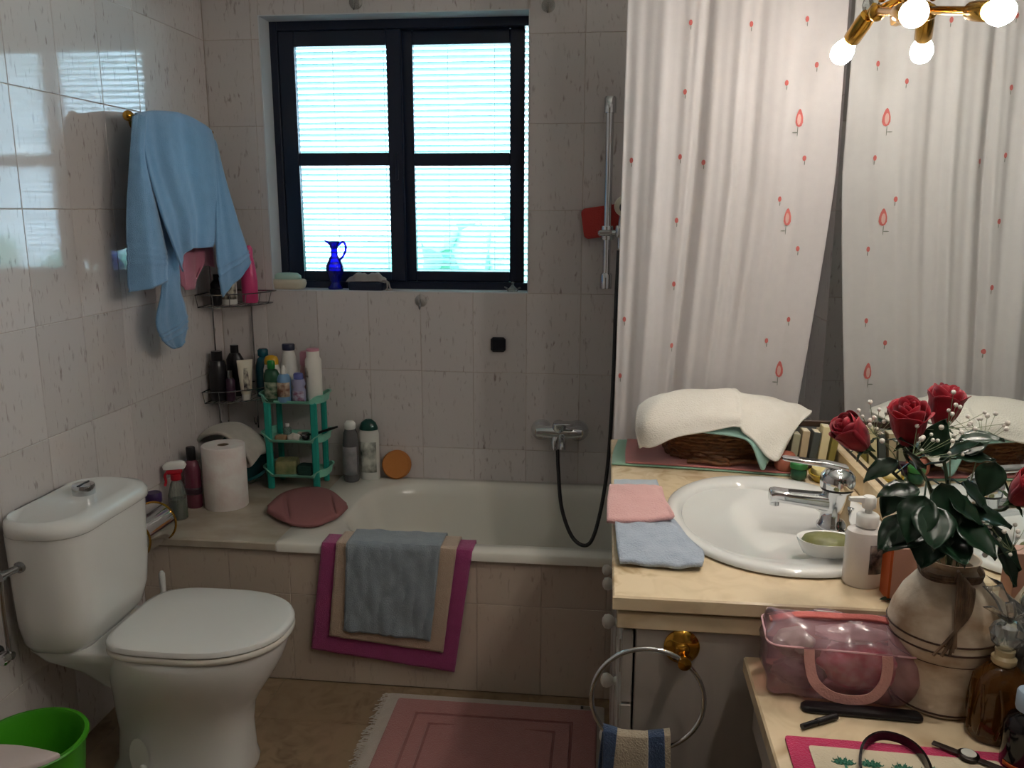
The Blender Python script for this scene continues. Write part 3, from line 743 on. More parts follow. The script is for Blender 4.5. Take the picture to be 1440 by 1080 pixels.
# bottles on the bath corner
bottle('grey_bottle', 'clear grey pump bottle with white cap at the back corner of the bathtub', 'bottle', (.515, -.075, .4785), [(.027, 0), (.031, .006), (.031, .15), (.027, .19), (.020, .205)], clear_mat('smoke_plastic', '9b9a9e', .06, .55, '77767a'), [(.018, .205), (.021, .209), (.021, .226), (.014, .236)], WHITEP, (.03, .14, mat('faded_label', '8b8a8c', .4, noise=(30, (1, 1, 1), .7), col2='6a6a6e'), -150, -30))
bottle('shower_gel_bottle', 'white flat bottle with domed dark green cap and dark print behind the bathtub', 'bottle', (.578, -.042, .4785), [(.036, 0), (.040, .005), (.040, .18), (.036, .197)], mat('gel_white', 'd8d9d2', .3), [(.036, .197), (.036, .205), (.028, .225), (.012, .237)], mat('gel_cap', '0d4038', .3), (.03, .15, mat('gel_print', 'cfd2c8', .4, noise=(26, (1, 1, .7), 1), col2='22302a'), -140, -40), flat=.55)
b = MB(); b.rings([[Vector((r_*cos(2*pi*i/32), yy, r_*sin(2*pi*i/32))) for i in range(32)] for yy, r_ in ((-.014, .040), (-.017, .050), (-.010, .056), (.010, .056), (.017, .050), (.014, .040))])
o = b.build('bath_sponge', mat('orange_sponge', 'c98346', .9, bump=(220, .8)), None, loc=(.681, -.028, .534), angle=60); o.rotation_euler = (radians(-10), 0, 0); tag(o, 'round orange sponge leaning on the tiles at the back rim of the bathtub', 'sponge')

# ================================================================== left part of the ledge
kr = thing('kitchen_roll', 'white kitchen paper roll with faint pink print standing on the marble ledge', 'paper roll', (.155, -.385, .475))
PAPER = mat('kitchen_paper', 'e4e1dc', .95, noise=(16, (1, 1, 1), .3), col2='c99c9c', bump=(120, .3))
b = MB(); b.lathe([(.020, .0), (.072, .0), (.074, .003), (.074, .219), (.072, .222), (.020, .222), (.020, .0)], n=40); b.build('paper', PAPER, kr, angle=50)
b = MB(); b.lathe([(.0195, .002), (.0195, .221), (.0175, .221), (.0175, .002), (.0195, .002)], n=24); b.build('core', mat('card_core', '6b5a48', .9), kr)
bottle('pink_gel_bottle', 'slim pink bottle with black cap against the left wall beside the kitchen roll', 'bottle', (.050, -.415, .475), [(.026, 0), (.030, .005), (.030, .13), (.022, .165), (.014, .172)], clear_mat('pink_gel', '9c5a6c', .06, .6, '8a3f56'), [(.0155, .172), (.0165, .175), (.0165, .215), (.014, .219)], BLACKP, (.05, .075, mat('dark_band', '3c2530', .4), -170, 10), flat=.8)
sp = thing('spray_bottle', 'clear spray bottle of green liquid with red and white trigger on the ledge', 'spray bottle', (.055, -.535, .475), .4)
b = MB(); b.lathe([(0, 0), (.026, 0), (.030, .005), (.030, .085), (.020, .125), (.013, .140), (0, .14)], n=24, flat=.75); b.build('bottle', clear_mat('clear_plastic', 'd8dcd4', .08, .15), sp)
b = MB(); b.lathe([(0, .002), (.025, .002), (.028, .006), (.028, .072), (0, .0725)], n=24, flat=.75); b.build('liquid', mat('green_liquid', '1d5a2a', .2), sp)
b = MB(); b.lathe([(.015, .138), (.017, .14), (.017, .158), (.014, .160)], n=18); b.box((-.004, 0, .168), (.050, .020, .018), .005); b.build('collar', mat('red_plastic', 'b3202f', .3), sp)
b = MB(); b.rings([rrect(.034, .011, .01, 5, -.004, 0, .177), rrect(.038, .012, .01, 5, -.002, 0, .188), rrect(.030, .010, .009, 5, .002, 0, .200), rrect(.02, .007, .006, 5, .004, 0, .203)]); b.build('spray_head', WHITEP, sp, angle=50)
b = MB(); b.tube(catmull([(-.024, 0, .170), (-.034, 0, .155), (-.032, 0, .135), (-.036, 0, .120)], 12), .0045, 8); b.build('trigger', mat('red_plastic', ''), sp)
bottle('purple_cap_bottle', 'bottle with dark purple cap behind the right end of the toilet tank', 'bottle', (.036, -.648, .475), [(.026, 0), (.029, .005), (.029, .085), (.022, .10)], mat('grey_lilac_pl', '8f8a92', .35), [(.024, .099), (.026, .102), (.026, .128), (.022, .132)], mat('purple_cap', '35224f', .3))

# teal basin lying on its side with a folded bath mat over it
ba = thing('wash_basin', 'dark teal plastic basin tipped against the wall behind the kitchen roll', 'basin', (.118, -.150, .570), 0)
b = MB(); M = Matrix.Rotation(radians(40), 3, 'X') @ Matrix.Rotation(radians(12), 3, 'Y')
rr_ = []
for r_, zz in [(.0, -.05), (.068, -.05), (.088, -.035), (.106, .02), (.113, .022), (.113, .026), (.103, .027), (.084, -.03), (.072, -.044), (.0, -.044)]:
    rr_.append([M @ Vector((max(r_, 1e-4)*cos(2*pi*i/36), max(r_, 1e-4)*sin(2*pi*i/36), zz)) for i in range(36)])
b.rings(rr_, False, False); b.build('bowl', mat('basin_teal', '1d4d50', .25), ba, angle=50)
b = MB()
b.net([[(-.115, -.03, .640), (-.115, .02, .655), (-.11, .07, .640)], [(-.05, -.075, .690), (-.05, .0, .708), (-.05, .07, .690)], [(.02, -.085, .702), (.02, 0, .715), (.02, .07, .700)], [(.085, -.095, .664), (.09, -.01, .680), (.09, .06, .668)], [(.122, -.10, .622), (.128, -.02, .640), (.128, .05, .636)], [(.128, -.095, .598), (.134, -.02, .616), (.134, .05, .614)], [(.110, -.09, .592), (.115, -.02, .608), (.115, .05, .604)], [(.085, -.085, .604), (.09, -.02, .622), (.09, .05, .618)]], 18, 36, lambda u, v, p: p + Vector((.0, 0, .003*sin(u*7+v*5))))
o = b.build('folded_mat', cloth_mat('grey_white_cloth', 'bdb7ae', 0, 'a59f96'), None, solid=.012, loc=(.088, -.215, .006)); tag(o, 'off white folded mat curled over the teal basin in the corner', 'mat')

# mauve mitt on the edge of the bath
b = MB()
b.net([[(0.3210, -0.4213, 0.4820), (0.3243, -0.2783, 0.4820), (0.3922, -0.2061, 0.4820), (0.4812, -0.2360, 0.4820), (0.5798, -0.3619, 0.4820)], [(0.3322, -0.4480, 0.4870), (0.3605, -0.3697, 0.4940), (0.4383, -0.3332, 0.4950), (0.5224, -0.3506, 0.4940), (0.5910, -0.3890, 0.4870)], [(0.3388, -0.4640, 0.4880), (0.4046, -0.4695, 0.4980), (0.4883, -0.4582, 0.5000), (0.5609, -0.4512, 0.4980), (0.5940, -0.3986, 0.4880)], [(0.3431, -0.4747, 0.4870), (0.4378, -0.5432, 0.4940), (0.5285, -0.5509, 0.4960), (0.5838, -0.5061, 0.4940), (0.5953, -0.4028, 0.4870)], [(0.3454, -0.4747, 0.4820), (0.4542, -0.5684, 0.4820), (0.5442, -0.5769, 0.4820), (0.5887, -0.5004, 0.4820), (0.5953, -0.4034, 0.4820)]], 44, 26,
      lambda u, v, p: p + Vector((0, 0, .003*sin(u*8+1)*sin(v*pi) - .010*sin(v*pi)*(math.exp(-((u-.27)/.025)**2) + math.exp(-((u-.78-.06*(v-.5))/.022)**2)))))
o = b.build('bath_pillow', mat('mauve_foam', '8d5c5b', .8, bump=(260, .4)), None, solid=.012, loc=(0, 0, .0052)); tag(o, 'mauve folded bath pillow lying across the ledge and the bathtub rim', 'bath pillow')

# ================================================================== mats drying over the bath front
def drape(name, label, cat, tl, tr, br, bl, off, m, inner=.11, sol=.005, wr=.0015, seed=0):
    """cloth hung over the bath rim; corners in x,z on the front, inner = length hanging inside"""
    yf = -.7045 - off; zt = TZ + .0035 + off
    def P(u, v):
        xt = tl[0] + (tr[0]-tl[0])*u; xb = bl[0] + (br[0]-bl[0])*u; zb = bl[2] + (br[2]-bl[2])*u
        L1, L2 = .05 + inner, zt - zb
        s = v*(L1+L2)
        w = wr*(sin(u*17+seed+v*4)+.7*sin(u*31+seed*2-v*7)+.4*sin(v*22+u*15+seed)+1.2*sin(u*12+v*9)*sin(u*7-v*3))
        if s < L1:
            q = s/L1; y = yf + .006 + (1-q)*(L1-.006); e = max(0.0, y+.628-off); return Vector((xt, y - e*.85, zt + w*.4 - e*.95))
        d = s - L1; q = d/L2
        bend = min(1, d/.012)
        return Vector((xt + (xb-xt)*q, yf + .006 - .006*sin(bend*pi/2) - abs(w)*1.2*bend, zt - .006*(1-cos(bend*pi/2)) - max(0, d-.004) + 0*w))
    b = MB(); b.grid(P, 40, 60)
    o = b.build(name, m, None, solid=sol); return tag(o, label, cat)
drape('bath_mat', 'magenta pink bath mat hanging over the bathtub front, under the cream one', 'bath mat', (0.6110, -0.7100, 0.4713), (1.0852, -0.7100, 0.4805), (1.0254, -0.7100, 0.0741), (0.5601, -0.7100, 0.1250), .001, cloth_mat('magenta_terry', 'a8477d', .05, '96406f', 300, 1.0), .07, .006, .0008, 1)
drape('bath_mat', 'cream bath mat hanging over the bathtub front between the magenta mat and the grey cloth', 'bath mat', (0.6606, -0.7150, 0.4758), (1.0378, -0.7150, 0.4803), (0.9910, -0.7150, 0.1433), (0.6250, -0.7150, 0.1788), .009, cloth_mat('cream_terry', 'c9b4a0', .05, 'b9a28c', 300, 1.0), .07, .005, .0008, 2)
drape('hand_towel', 'grey blue creased towel hanging topmost over the bathtub front', 'towel', (0.6962, -0.7200, 0.4796), (0.9904, -0.7200, 0.4846), (0.9543, -0.7200, 0.1874), (0.6764, -0.7200, 0.2042), .017, cloth_mat('greyblue_terry', '98a3ab', .05, '828e97', 300, .8), .07, .004, .0036, 3)

# ================================================================== on the back wall
sb = thing('shower_rail', 'chrome shower rail fixed upright on the tiled back wall beside the curtain', 'shower rail', (1.470, 0, 1.245))
b = MB(); b.tube([(0, -.055, .0), (0, -.055, .615)], .0142, 18); b.build('bar', CHROME, sb)
for zz in (.012, .612):
    b = MB(); b.lathe([(.0215, -.030), (.022, -.026), (.022, .018), (.018, .025), (0, .027)], (0, -.055, zz), 18); b.tube([(0, -.055, zz), (0, -.004, zz)], .014, 14); b.build('bracket', CHROME, sb)
b = MB(); b.lathe([(.0, -.024), (.023, -.024), (.024, -.020), (.024, .020), (.023, .024), (0, .024)], (0, -.055, .178), 18); b.box((-.005, -.07, .178), (.055, .028, .022), .006); b.build('slider', CHROME, sb)
b = MB(); b.tube([(0, -.062, .178), (.04, -.085, .180)], .011, 12); b.lathe([(.012, -.02), (.015, -.015), (.015, .018), (.013, .022)], (.043, -.088, .182), 14); b.build('holder', CHROME, sb)
sh = thing('hand_shower', 'hand shower with cream head hooked on the chrome rail by the curtain', 'hand shower', (1.515, -.090, 1.39))
b = MB(); b.tube(catmull([(0, 0, -.02), (0, 0, .03), (.004, -.006, .08), (.010, -.02, .115)], 20), [.009]*8+[.011]*12, 12); b.build('handle', CHROME, sh)
b = MB(); b.lathe([(0, -.012), (.028, -.012), (.036, -.004), (.036, .006), (.030, .010), (0, .012)], (.012, -.03, .125), 24, axis=(.25, -1, -.25)); b.build('spray_head', mat('cream_head', 'd9d2bf', .3), sh)
b = MB(); b.lathe([(0, 0), (.022, 0), (.022, .002), (0, .003)], (.0155, -.043, .1215), 20, axis=(.25, -1, -.25)); b.build('spray_face', mat('grey_face', '5a5c5e', .4), sh)
ho_ = catmull([(1.5115, -0.0900, 1.3636), (1.5069, -0.0900, 1.1691), (1.5042, -0.1000, 0.8879), (1.4936, -0.1200, 0.6003), (1.4674, -0.1600, 0.4086), (1.4313, -0.1900, 0.3088), (1.3734, -0.1700, 0.3200), (1.3280, -0.1300, 0.4191), (1.3108, -0.0900, 0.5570), (1.3063, -0.0750, 0.6294)], 90)
b = MB(); b.tube(ho_, .0072, 10); o = b.build('shower_hose', mat('hose_grey', '4a4b4d', .25, .8), None); tag(o, 'dark grey shower hose looping from the rail down into the bath', 'hose')
spg = MB(); spg.rings([[Vector((p.x*s_, yy, p.y*s_)) for p in rrect(.082, .054, .018, 5)] for yy, s_ in ((-.018, .94), (-.014, 1), (.014, 1), (.018, .94))])
o = spg.build('wash_sponge', mat('red_sponge', 'b8413c', .95, bump=(240, .8)), None, loc=(1.463, -.023, 1.463), angle=60); o.rotation_euler = (0, radians(-8), 0); tag(o, 'red sponge wedged behind the chrome shower rail', 'sponge')
# bath mixer
mx_ = thing('bath_mixer', 'chrome wall mixer tap above the far rim of the bathtub', 'mixer tap', (1.310, 0, .690))
for s_ in (-1, 1):
    b = MB(); b.lathe([(.039, 0), (.041, .006), (.038, .018), (.026, .028), (.022, .05)], (s_*.068, -.001, -.004), 26, axis=(0, -1, 0)); b.build('wall_rose', CHROME, mx_)
b = MB(); b.tube([(-.085, -.055, 0), (-.06, -.055, 0), (0, -.055, 0), (.06, -.055, 0), (.085, -.055, 0)], [.019, .022, .026, .022, .019], 18); b.build('body', CHROME, mx_)
b = MB(); b.lathe([(.024, 0), (.026, .012), (.022, .024), (0, .027)], (0, -.06, .016), 20, axis=(0, -.6, 1)); b.rings([[Vector((p.x, -.078 + p.y, zz)) for p in rrect(w_, d_, .008, 4, 0, 0)] for zz, w_, d_ in ((.028, .016, .018), (.040, .020, .022), (.046, .018, .018))]); b.box((.02, -.10, .046), (.075, .045, .009), .004); b.build('lever', CHROME, mx_)
b = MB(); b.tube([(-.012, -.06, -.015), (-.015, -.075, -.035), (-.015, -.08, -.062)], [.016, .013, .010], 14); b.build('hose_outlet', CHROME, mx_)
b = MB(); b.tube(catmull([(.01, -.065, -.01), (.014, -.10, -.018), (.016, -.125, -.032), (.016, -.13, -.045)], 14), .013, 14); b.build('spout', CHROME, mx_)
hk = MB(); hk.box((0, -.009, 0), (.056, .018, .056), .008)
o = hk.build('soap_magnet', mat('navy_black', '10151f', .35), None, loc=(1.076, -.001, 1.009), smooth=False); tag(o, 'small square black holder stuck on the tiles under the window', 'holder')
for i, (lx, lz, lb) in enumerate(((.784, 1.168, 'clear suction hook on the tiles just below the window sill'), (.571, 2.215, 'clear suction hook on the tiles above the left window sash'), (1.250, 2.190, 'clear suction hook on the tiles above the upper right window corner'))):
    t = thing('suction_hook', lb, 'hook', (lx, 0, lz), group='clear suction hooks on the back wall')
    b = MB(); b.lathe([(.024, .0), (.0235, .003), (.015, .006), (.008, .012), (.006, .018), (0, .019)], n=22, axis=(0, -1, 0)); b.build('suction_cup', clear_mat('suction_clear', 'f2f2f0', .06, .1) if i == 0 else MATS['suction_clear'], t)
    b = MB(); b.tube(catmull([(0, -.016, .006), (0, -.018, -.012), (0, -.026, -.028), (0, -.036, -.026), (0, -.038, -.016)], 16), .0022, 8); b.build('hook', MATS['suction_clear'] if i else STEEL, t)

# ================================================================== on the window sill
jx = thing('glass_jug', 'little cobalt blue glass jug with handle on the window sill', 'jug', (0.4432, 0.0400, 1.2076)[:2] + (WZ0+.003,))
COB = clear_mat('cobalt_glass', '1a2ee0', .05, .35, '0a14b4')
b = MB(); b.lathe([(0, 0), (.026, 0), (.029, .005), (.022, .014), (.017, .026), (.024, .045), (.033, .072), (.033, .088), (.024, .110), (.0135, .128), (.0125, .150), (.017, .168), (.022, .178), (.020, .180), (.0155, .168), (.011, .150)], n=28); b.build('body', COB, jx)
b = MB(); b.tube(catmull([(.014, 0, .165), (.036, 0, .178), (.046, 0, .158), (.038, 0, .132), (.022, 0, .112)], 24), .0045, 10); b.build('handle', COB, jx)
b = MB(); b.rings([[Vector((-.014 - .0*i + q*.9, y_, z_)) for q, y_, z_ in r_] for i, r_ in enumerate([[(0, -.012, .165), (0, .012, .165), (0, .008, .178), (0, -.008, .178)], [(-.024, -.004, .182), (-.024, .004, .182), (-.024, .003, .186), (-.024, -.003, .186)]])]); b.build('pouring_lip', COB, jx)
sd_ = thing('soap_dish', 'cream oval soap dish at the left end of the window sill', 'soap dish', (0.2561, 0.0350, 1.2058)[:2] + (WZ0+.003,))
b = MB(); b.rings([sell(0, 0, 0, .060, .030, 2.6), sell(0, 0, .004, .066, .034, 2.6), sell(0, 0, .022, .073, .040, 2.6), sell(0, 0, .034, .070, .038, 2.6), sell(0, 0, .038, .062, .033, 2.6), sell(0, 0, .030, .055, .028, 2.6)]); b.build('dish', mat('cream_dish', 'cfc7b2', .35), sd_, angle=60)
b = MB(); b.rings([sell(0, 0, .030, .042, .022, 2.4), sell(0, 0, .038, .054, .029, 2.4), sell(0, 0, .050, .053, .028, 2.4), sell(0, 0, .060, .040, .019, 2.4), sell(0, 0, .062, .015, .006, 2.4)])
o = b.build('soap', mat('mint_soap', 'a9c9bd', .4), None, loc=tuple(sd_.location), angle=60); tag(o, 'pale mint soap bar lying on the cream dish on the window sill', 'soap')
bxl = (0.5702, 0.0350, 1.2096)
nb = MB(); nb.rings([rrect(.066, .034, .012, 5, 0, 0, zz) for zz in (0, .004)] + [rrect(.070, .036, .012, 5, 0, 0, .028), rrect(.066, .033, .012, 5, 0, 0, .031)])
o = nb.build('trinket_box', mat('navy_tin', '141c33', .35), None, loc=(bxl[0], bxl[1], WZ0+.003), angle=50); tag(o, 'shallow navy blue box on the window sill beside the blue jug', 'box')
cr = MB()
cr.net([[(-.078, -.02, .030), (-.04, -.03, .034), (.0, -.028, .033), (.05, -.03, .034), (.075, -.02, .026)], [(-.074, -.005, .040), (-.04, -.008, .058), (.0, -.005, .054), (.04, -.008, .062), (.075, -.005, .040)], [(-.07, .012, .038), (-.03, .015, .060), (.0, .012, .056), (.04, .016, .058), (.07, .01, .036)], [(-.06, .026, .030), (-.02, .03, .034), (.0, .028, .034), (.04, .03, .034), (.06, .024, .030)]], 34, 20, lambda u, v, p: p + Vector((0, 0, .0022*sin(u*34)*sin(v*pi))))
cr.tube(catmull([(.070, -.01, .036), (.086, -.02, .030), (.094, -.026, .010), (.100, -.02, .002), (.085, -.03, .001)], 22), .0022, 6)
cr.tube(catmull([(.060, -.02, .036), (.080, -.03, .036), (.085, -.032, .012), (.078, -.03, .002)], 20), .002, 6)
o = cr.build('crumpled_cloth', cloth_mat('greige_knit', 'a39c98', .1), None, loc=(bxl[0], bxl[1], WZ0+.003), solid=.002); tag(o, 'crumpled greige net cloth with loose strings lying on the navy box', 'cloth')
go_ = thing('glass_ornament', 'small clear glass ornament at the right end of the window sill', 'ornament', (1.125, .03, WZ0+.003))
b = MB(); b.rings([sell(0, 0, 0, .018, .012), sell(0, 0, .008, .022, .014), sell(0, 0, .016, .012, .009), sell(0, 0, .026, .004, .004)]); b.build('body', MATS['suction_clear'], go_)
b = MB(); b.ball((.0, 0, .032), .007, 12, 8); b.tube([(-.02, 0, .012), (-.03, 0, .018)], .003, 6); b.tube([(.02, 0, .012), (.03, 0, .016)], .003, 6); b.build('head', MATS['suction_clear'], go_)

# ================================================================== shower curtain
CY = -.722
ZT, ZB = 2.10, .60
def cur_x(u, z):
    l = 1.503 + .005*(z-.9)
    r = 2.064 - .052*max(0.0, min(1.3, (1.60-z)/.60))**1.2
    return l + (r-l)*u
def cur_y(u, z):
    k = .5 + .5*min(1, (2.1-z)/.5)
    u = u + .05*(1.6-z)*u*(1-u)*2; y = .012*sin(2*pi*(u*3.6+.1) + .9*sin(u*9)) + .0055*sin(2*pi*(u*8.3+.35) + .5*z + sin(z*2.5)) + .0018*sin(2*pi*(u*17+.2)-1.1*z)
    y += -.012*math.exp(-((u-.33+.03*(2-z))/.018)**2) + .012*math.exp(-((u-.36+.03*(2-z))/.02)**2)
    y += .010*math.exp(-((u-.55+.02*(2-z))/.022)**2)
    flat = 1 - .65*max(0.0, min(1.0, (u-.62)/.15))
    return max(CY-.022, min(CY+.026, CY + k*y*flat))
ct = thing('shower_curtain', 'white shower curtain with embroidered pink flowers hanging beside the mirror', 'curtain', (1.80, CY, ZB))
CO = Vector((1.80, CY, ZB))
def cur(u, v):
    z = ZT + (ZB-ZT)*v
    return Vector((cur_x(u, z), cur_y(u, z), z)) - CO
b = MB(); b.grid(cur, 150, 70)
b.build('cloth', cloth_mat('curtain_cotton', 'efebea', .42, 'e7e3e3', 400, .08, .1), ct, solid=.0012)
FLR = cloth_mat('pink_embroidery', 'd8807a', .1, 'c9625f'); FLW = cloth_mat('pale_embroidery', 'e7bdb5', .1); FLG = cloth_mat('grey_green_thread', '8f968a', .1)
fl_pts = [(1.6721, -0.7350, 1.9777), (1.8264, -0.7350, 1.9711), (1.9652, -0.7350, 1.9800), (1.6650, -0.7350, 1.8066), (1.9229, -0.7350, 1.8243), (1.9961, -0.7350, 1.8684), (1.6592, -0.7350, 1.6407), (1.7212, -0.7350, 1.6258), (1.9825, -0.7350, 1.6356), (1.5300, -0.7350, 1.6321), (1.6567, -0.7350, 1.4734), (1.9241, -0.7350, 1.5299), (1.9808, -0.7350, 1.3997), (1.6562, -0.7350, 1.3010), (1.9696, -0.7350, 1.2080), (1.9147, -0.7350, 1.1481), (1.6573, -0.7350, 1.1292), (1.5236, -0.7350, 1.2007), (1.5163, -0.7350, 1.0389)]
fl_big = [(1.9628, -0.7350, 1.7376), (1.9492, -0.7350, 1.4837), (1.9540, -0.7350, 1.0695)]
def on_curtain(x, z, dx, dz):
    l, r = cur_x(0, z+dz), cur_x(1, z+dz); u = max(.004, min(.996, (x+dx-l)/(r-l)))
    return Vector((x+dx, cur_y(u, z+dz) - .0022, z+dz)) - CO
def patch(x, z, w, h, m, nm, drop=0.0):
    p = MB()
    ring = [(w*sin(t)*(1-drop*cos(t)*.8), h*cos(t)) for t in [2*pi*i/12 for i in range(12)]]
    p.rings([[on_curtain(x, z, a, c) + Vector((0, yy, 0)) for a, c in ring] for yy in (0, -.0008)])
    return p.build(nm, m, ct)
for (x, y, z) in fl_pts:
    patch(x, z, .0046, .0072, FLR, 'flower'); patch(x+.001, z-.012, .0010, .006, FLG, 'stem')
for (x, y, z) in fl_big:
    patch(x, z, .0095, .023, FLR, 'flower', .5)
    p = MB(); p.rings([[on_curtain(x-.001, z-.004, .0050*sin(t), .014*cos(t)) + Vector((0, -.0012-yy, 0)) for t in [2*pi*i/12 for i in range(12)]] for yy in (0, .0006)]); p.build('petal_centre', FLW, ct)
    patch(x-.003, z-.034, .0009, .013, FLG, 'stem'); patch(x-.010, z-.037, .007, .0013, FLG, 'leaf')
rod = thing('curtain_rod', 'white curtain rod running across the room above the bathtub front', 'curtain rod', (1.04, CY, ZT+.03))
b = MB(); b.tube([(-1.038, 0, 0), (1.036, 0, 0)], .011, 14); b.build('rod', WHITEP, rod)
for s_ in (-1, 1):
    b = MB(); b.lathe([(.024, 0), (.022, .006), (.014, .012)], (s_*1.0385, 0, 0), 18, axis=(-s_, 0, 0)); b.build('end_cap', WHITEP, rod)
for k in range(12):
    u = (k+.5)/12; x = cur_x(u, ZT)
    b = MB(); b.tube([(x, CY + .017*cos(t), ZT+.022+.020*sin(t)) for t in [2*pi*i/16 for i in range(16)]], .0018, 6, closed=True)
    b.v = [v - Vector((1.04, CY, ZT+.03)) for v in b.v]; b.build('ring', WHITEP, rod)

# ================================================================== mirror and wall lamp
mi = thing('wall_mirror', 'large frameless wall mirror above the cream marble vanity top', 'mirror', (RX-.004, -1.70, .925))
b = MB(); b.box((-.001, 0, .575), (.006, 1.96, 1.15), .0015)
b.build('glass', mat('mirror_silver', 'e6ebe9', .005, 1.0), mi, smooth=False)

lampL = (1.9872, -1.0090, 1.8469)
la = thing('wall_lamp', 'brass wall lamp with glowing bulbs at the top of the mirror, two of them added out of view', 'lamp', (2.072, -1.13, 1.935))
b = MB(); b.rings([[Vector((xx, p.x, p.y)) for p in rrect(w_, h_, .012, 5)] for xx, w_, h_ in ((0, .05, .05), (-.010, .048, .048), (-.014, .040, .040))]); b.build('back_plate', BRASS, la, angle=40)
b = MB(); b.tube([(-.005, 0, -.005), (-.050, 0, -.028)], .011, 14); b.ball((-.052, 0, -.030), .017, 16, 10); b.tube([(-.052, .02, -.030), (-.052, .10, -.022)], .007, 10); b.build('arm', BRASS, la)
BULBS = iter([emit_mat('bulb_glow', 'fff5ea', BULB_STRENGTH*k) for k in (.5, 1.8, 1.9, .9)])
for st, tip in ((Vector((-.052, .015, -.012)), (1.987, -1.009, 1.850)), (Vector((-.052, -.015, -.030)), (2.000, -1.423, 1.842)), (Vector((-.050, -.020, -.006)), (1.975, -2.04, 1.985)), (Vector((-.050, -.020, .0)), (1.965, -2.42, 2.03))):  # last two arms and bulbs are unseen additions to brighten the dressing table
    tp = Vector(tip) - Vector((2.072, -1.13, 1.935))
    d = (tp-st).normalized(); L_ = (tp-st).length
    b = MB(); b.tube([st, st + d*(L_-.10)], .0085, 12); b.lathe([(.010, L_-.110), (.017, L_-.105), (.0185, L_-.085), (.0185, L_-.040), (.0165, L_-.036)], st, 20, axis=d); b.build('lamp_socket', BRASS, la)
    b = MB(); b.lathe([(.012, L_-.040), (.0145, L_-.030), (.0225, L_-.010), (.0245, L_+.004), (.021, L_+.018), (.011, L_+.027), (0, L_+.029)], st, 22, axis=d); b.build('bulb', next(BULBS), la)
CRY = clear_mat('crystal', 'eef2f2', .18, .1)
for y_, z_ in ((.095, .010), (.045, .012), (-.10, .012), (-.16, .010), (-.03, .018)):
    b = MB(); b.lathe([(0, -.030), (.009, -.024), (.014, -.004), (.008, .014), (.002, .026), (0, .030)], (-.045, y_, z_), 8); b.build('crystal_drop', CRY, la, smooth=False)
b = MB(); b.tube([(-.045, .12, .042), (-.045, -.19, .042)], .003, 8); b.tube([(-.045, 0, .042), (-.010, 0, .016)], .004, 8); b.build('crystal_bar', BRASS, la)

# ================================================================== vanity
VX0, VY0, VY1, CZ = 1.494, -1.768, -.775, .868
WOOD = mat('grey_white_laminate', 'a9a199', .45, noise=(30, (1, 1, .08), .3), col2='958c84')
va = thing('vanity_cabinet', 'grey white vanity cabinet with round white knobs under the marble top', 'cabinet', (1.79, -1.27, 0))
VO = Vector((1.79, -1.27, 0))
def vbox(name, x0, x1, y0, y1, z0, z1, m=WOOD, bev=.002, par=None):
    b = MB(); b.box(Vector(((x0+x1)/2, (y0+y1)/2, (z0+z1)/2)) - VO, (x1-x0, y1-y0, z1-z0), bev); return b.build(name, m, par or va, smooth=False)
PX0 = 1.535
vbox('side_panel', PX0, 2.072, -1.757, -1.739, .0, .806)
vbox('side_panel', PX0, 2.072, -.800, -.782, .0, .806)
vbox('top_rail', 1.502, 2.072, -1.762, -.780, .8065, .836, MARBLE)
vbox('plinth', PX0+.02, PX0+.036, -1.739, -.80, .0, .08)
vbox('stile', PX0, PX0+.018, -1.739, -1.70, .08, .806); vbox('stile', PX0, PX0+.018, -.84, -.80, .08, .806)
KN = mat('knob_white', 'd6d2ca', .3)
def front(name, y0, y1, z0, z1, ky, kz):
    d = vbox(name, 1.512, 1.531, y0, y1, z0, z1)
    b = MB(); b.box(Vector((1.5115, (y0+y1)/2, (z0+z1)/2)) - VO, (.005, (y1-y0)-.07, (z1-z0)-.07 if z1-z0 > .12 else (z1-z0)-.04), .002); b.build('raised_panel', WOOD, d, smooth=False)
    b = MB(); b.lathe([(.009, 0), (.008, .006), (.006, .009), (.011, .014), (.0145, .021), (.0125, .029), (.006, .033), (0, .034)], Vector((1.512, ky, kz)) - VO, 16, axis=(-1, 0, 0)); b.build('knob', KN, d)
for z0, z1, kz in ((.665, .800, .727), (.545, .660, .603), (.425, .540, .482), (.085, .420, .38)):
    front('drawer' if z0 > .2 else 'door', -1.755, -1.44, z0, z1, -1.585, kz)
front('door', -1.435, -1.115, .085, .800, -1.36, .70); front('door', -1.110, -.785, .085, .800, -1.075, .605)

co = thing('vanity_countertop', 'cream marble vanity top with upstand along the mirror', 'countertop', (1.785, -1.27, CZ))
KO = Vector((1.785, -1.27, CZ))
BC = Vector((1.826, -1.388))        # basin centre
HA, HB = .198, .258                 # hole radii
def ray_rect(a, x0, x1, y0, y1):
    c, s_ = cos(a), sin(a); t = 1e9
    if c > 1e-9: t = min(t, (x1-BC.x)/c)
    if c < -1e-9: t = min(t, (x0-BC.x)/c)
    if s_ > 1e-9: t = min(t, (y1-BC.y)/s_)
    if s_ < -1e-9: t = min(t, (y0-BC.y)/s_)
    return Vector((BC.x+t*c, BC.y+t*s_))
X0, X1, Y0, Y1 = VX0, 2.074, VY0, VY1
angs = sorted([2*pi*i/60 for i in range(60)] + [atan2(y-BC.y, x-BC.x) % (2*pi) for x in (X0, X1) for y in (Y0, Y1)])
def rr_rect(ins, z): return [Vector((*ray_rect(a, X0+ins, X1-ins, Y0+ins, Y1-ins), z)) - Vector((KO.x, KO.y, 0)) for a in angs]
def rr_el(s_, z): return [Vector((BC.x + HA*s_*cos(a), BC.y + HB*s_*sin(a), z)) - Vector((KO.x, KO.y, 0)) for a in angs]
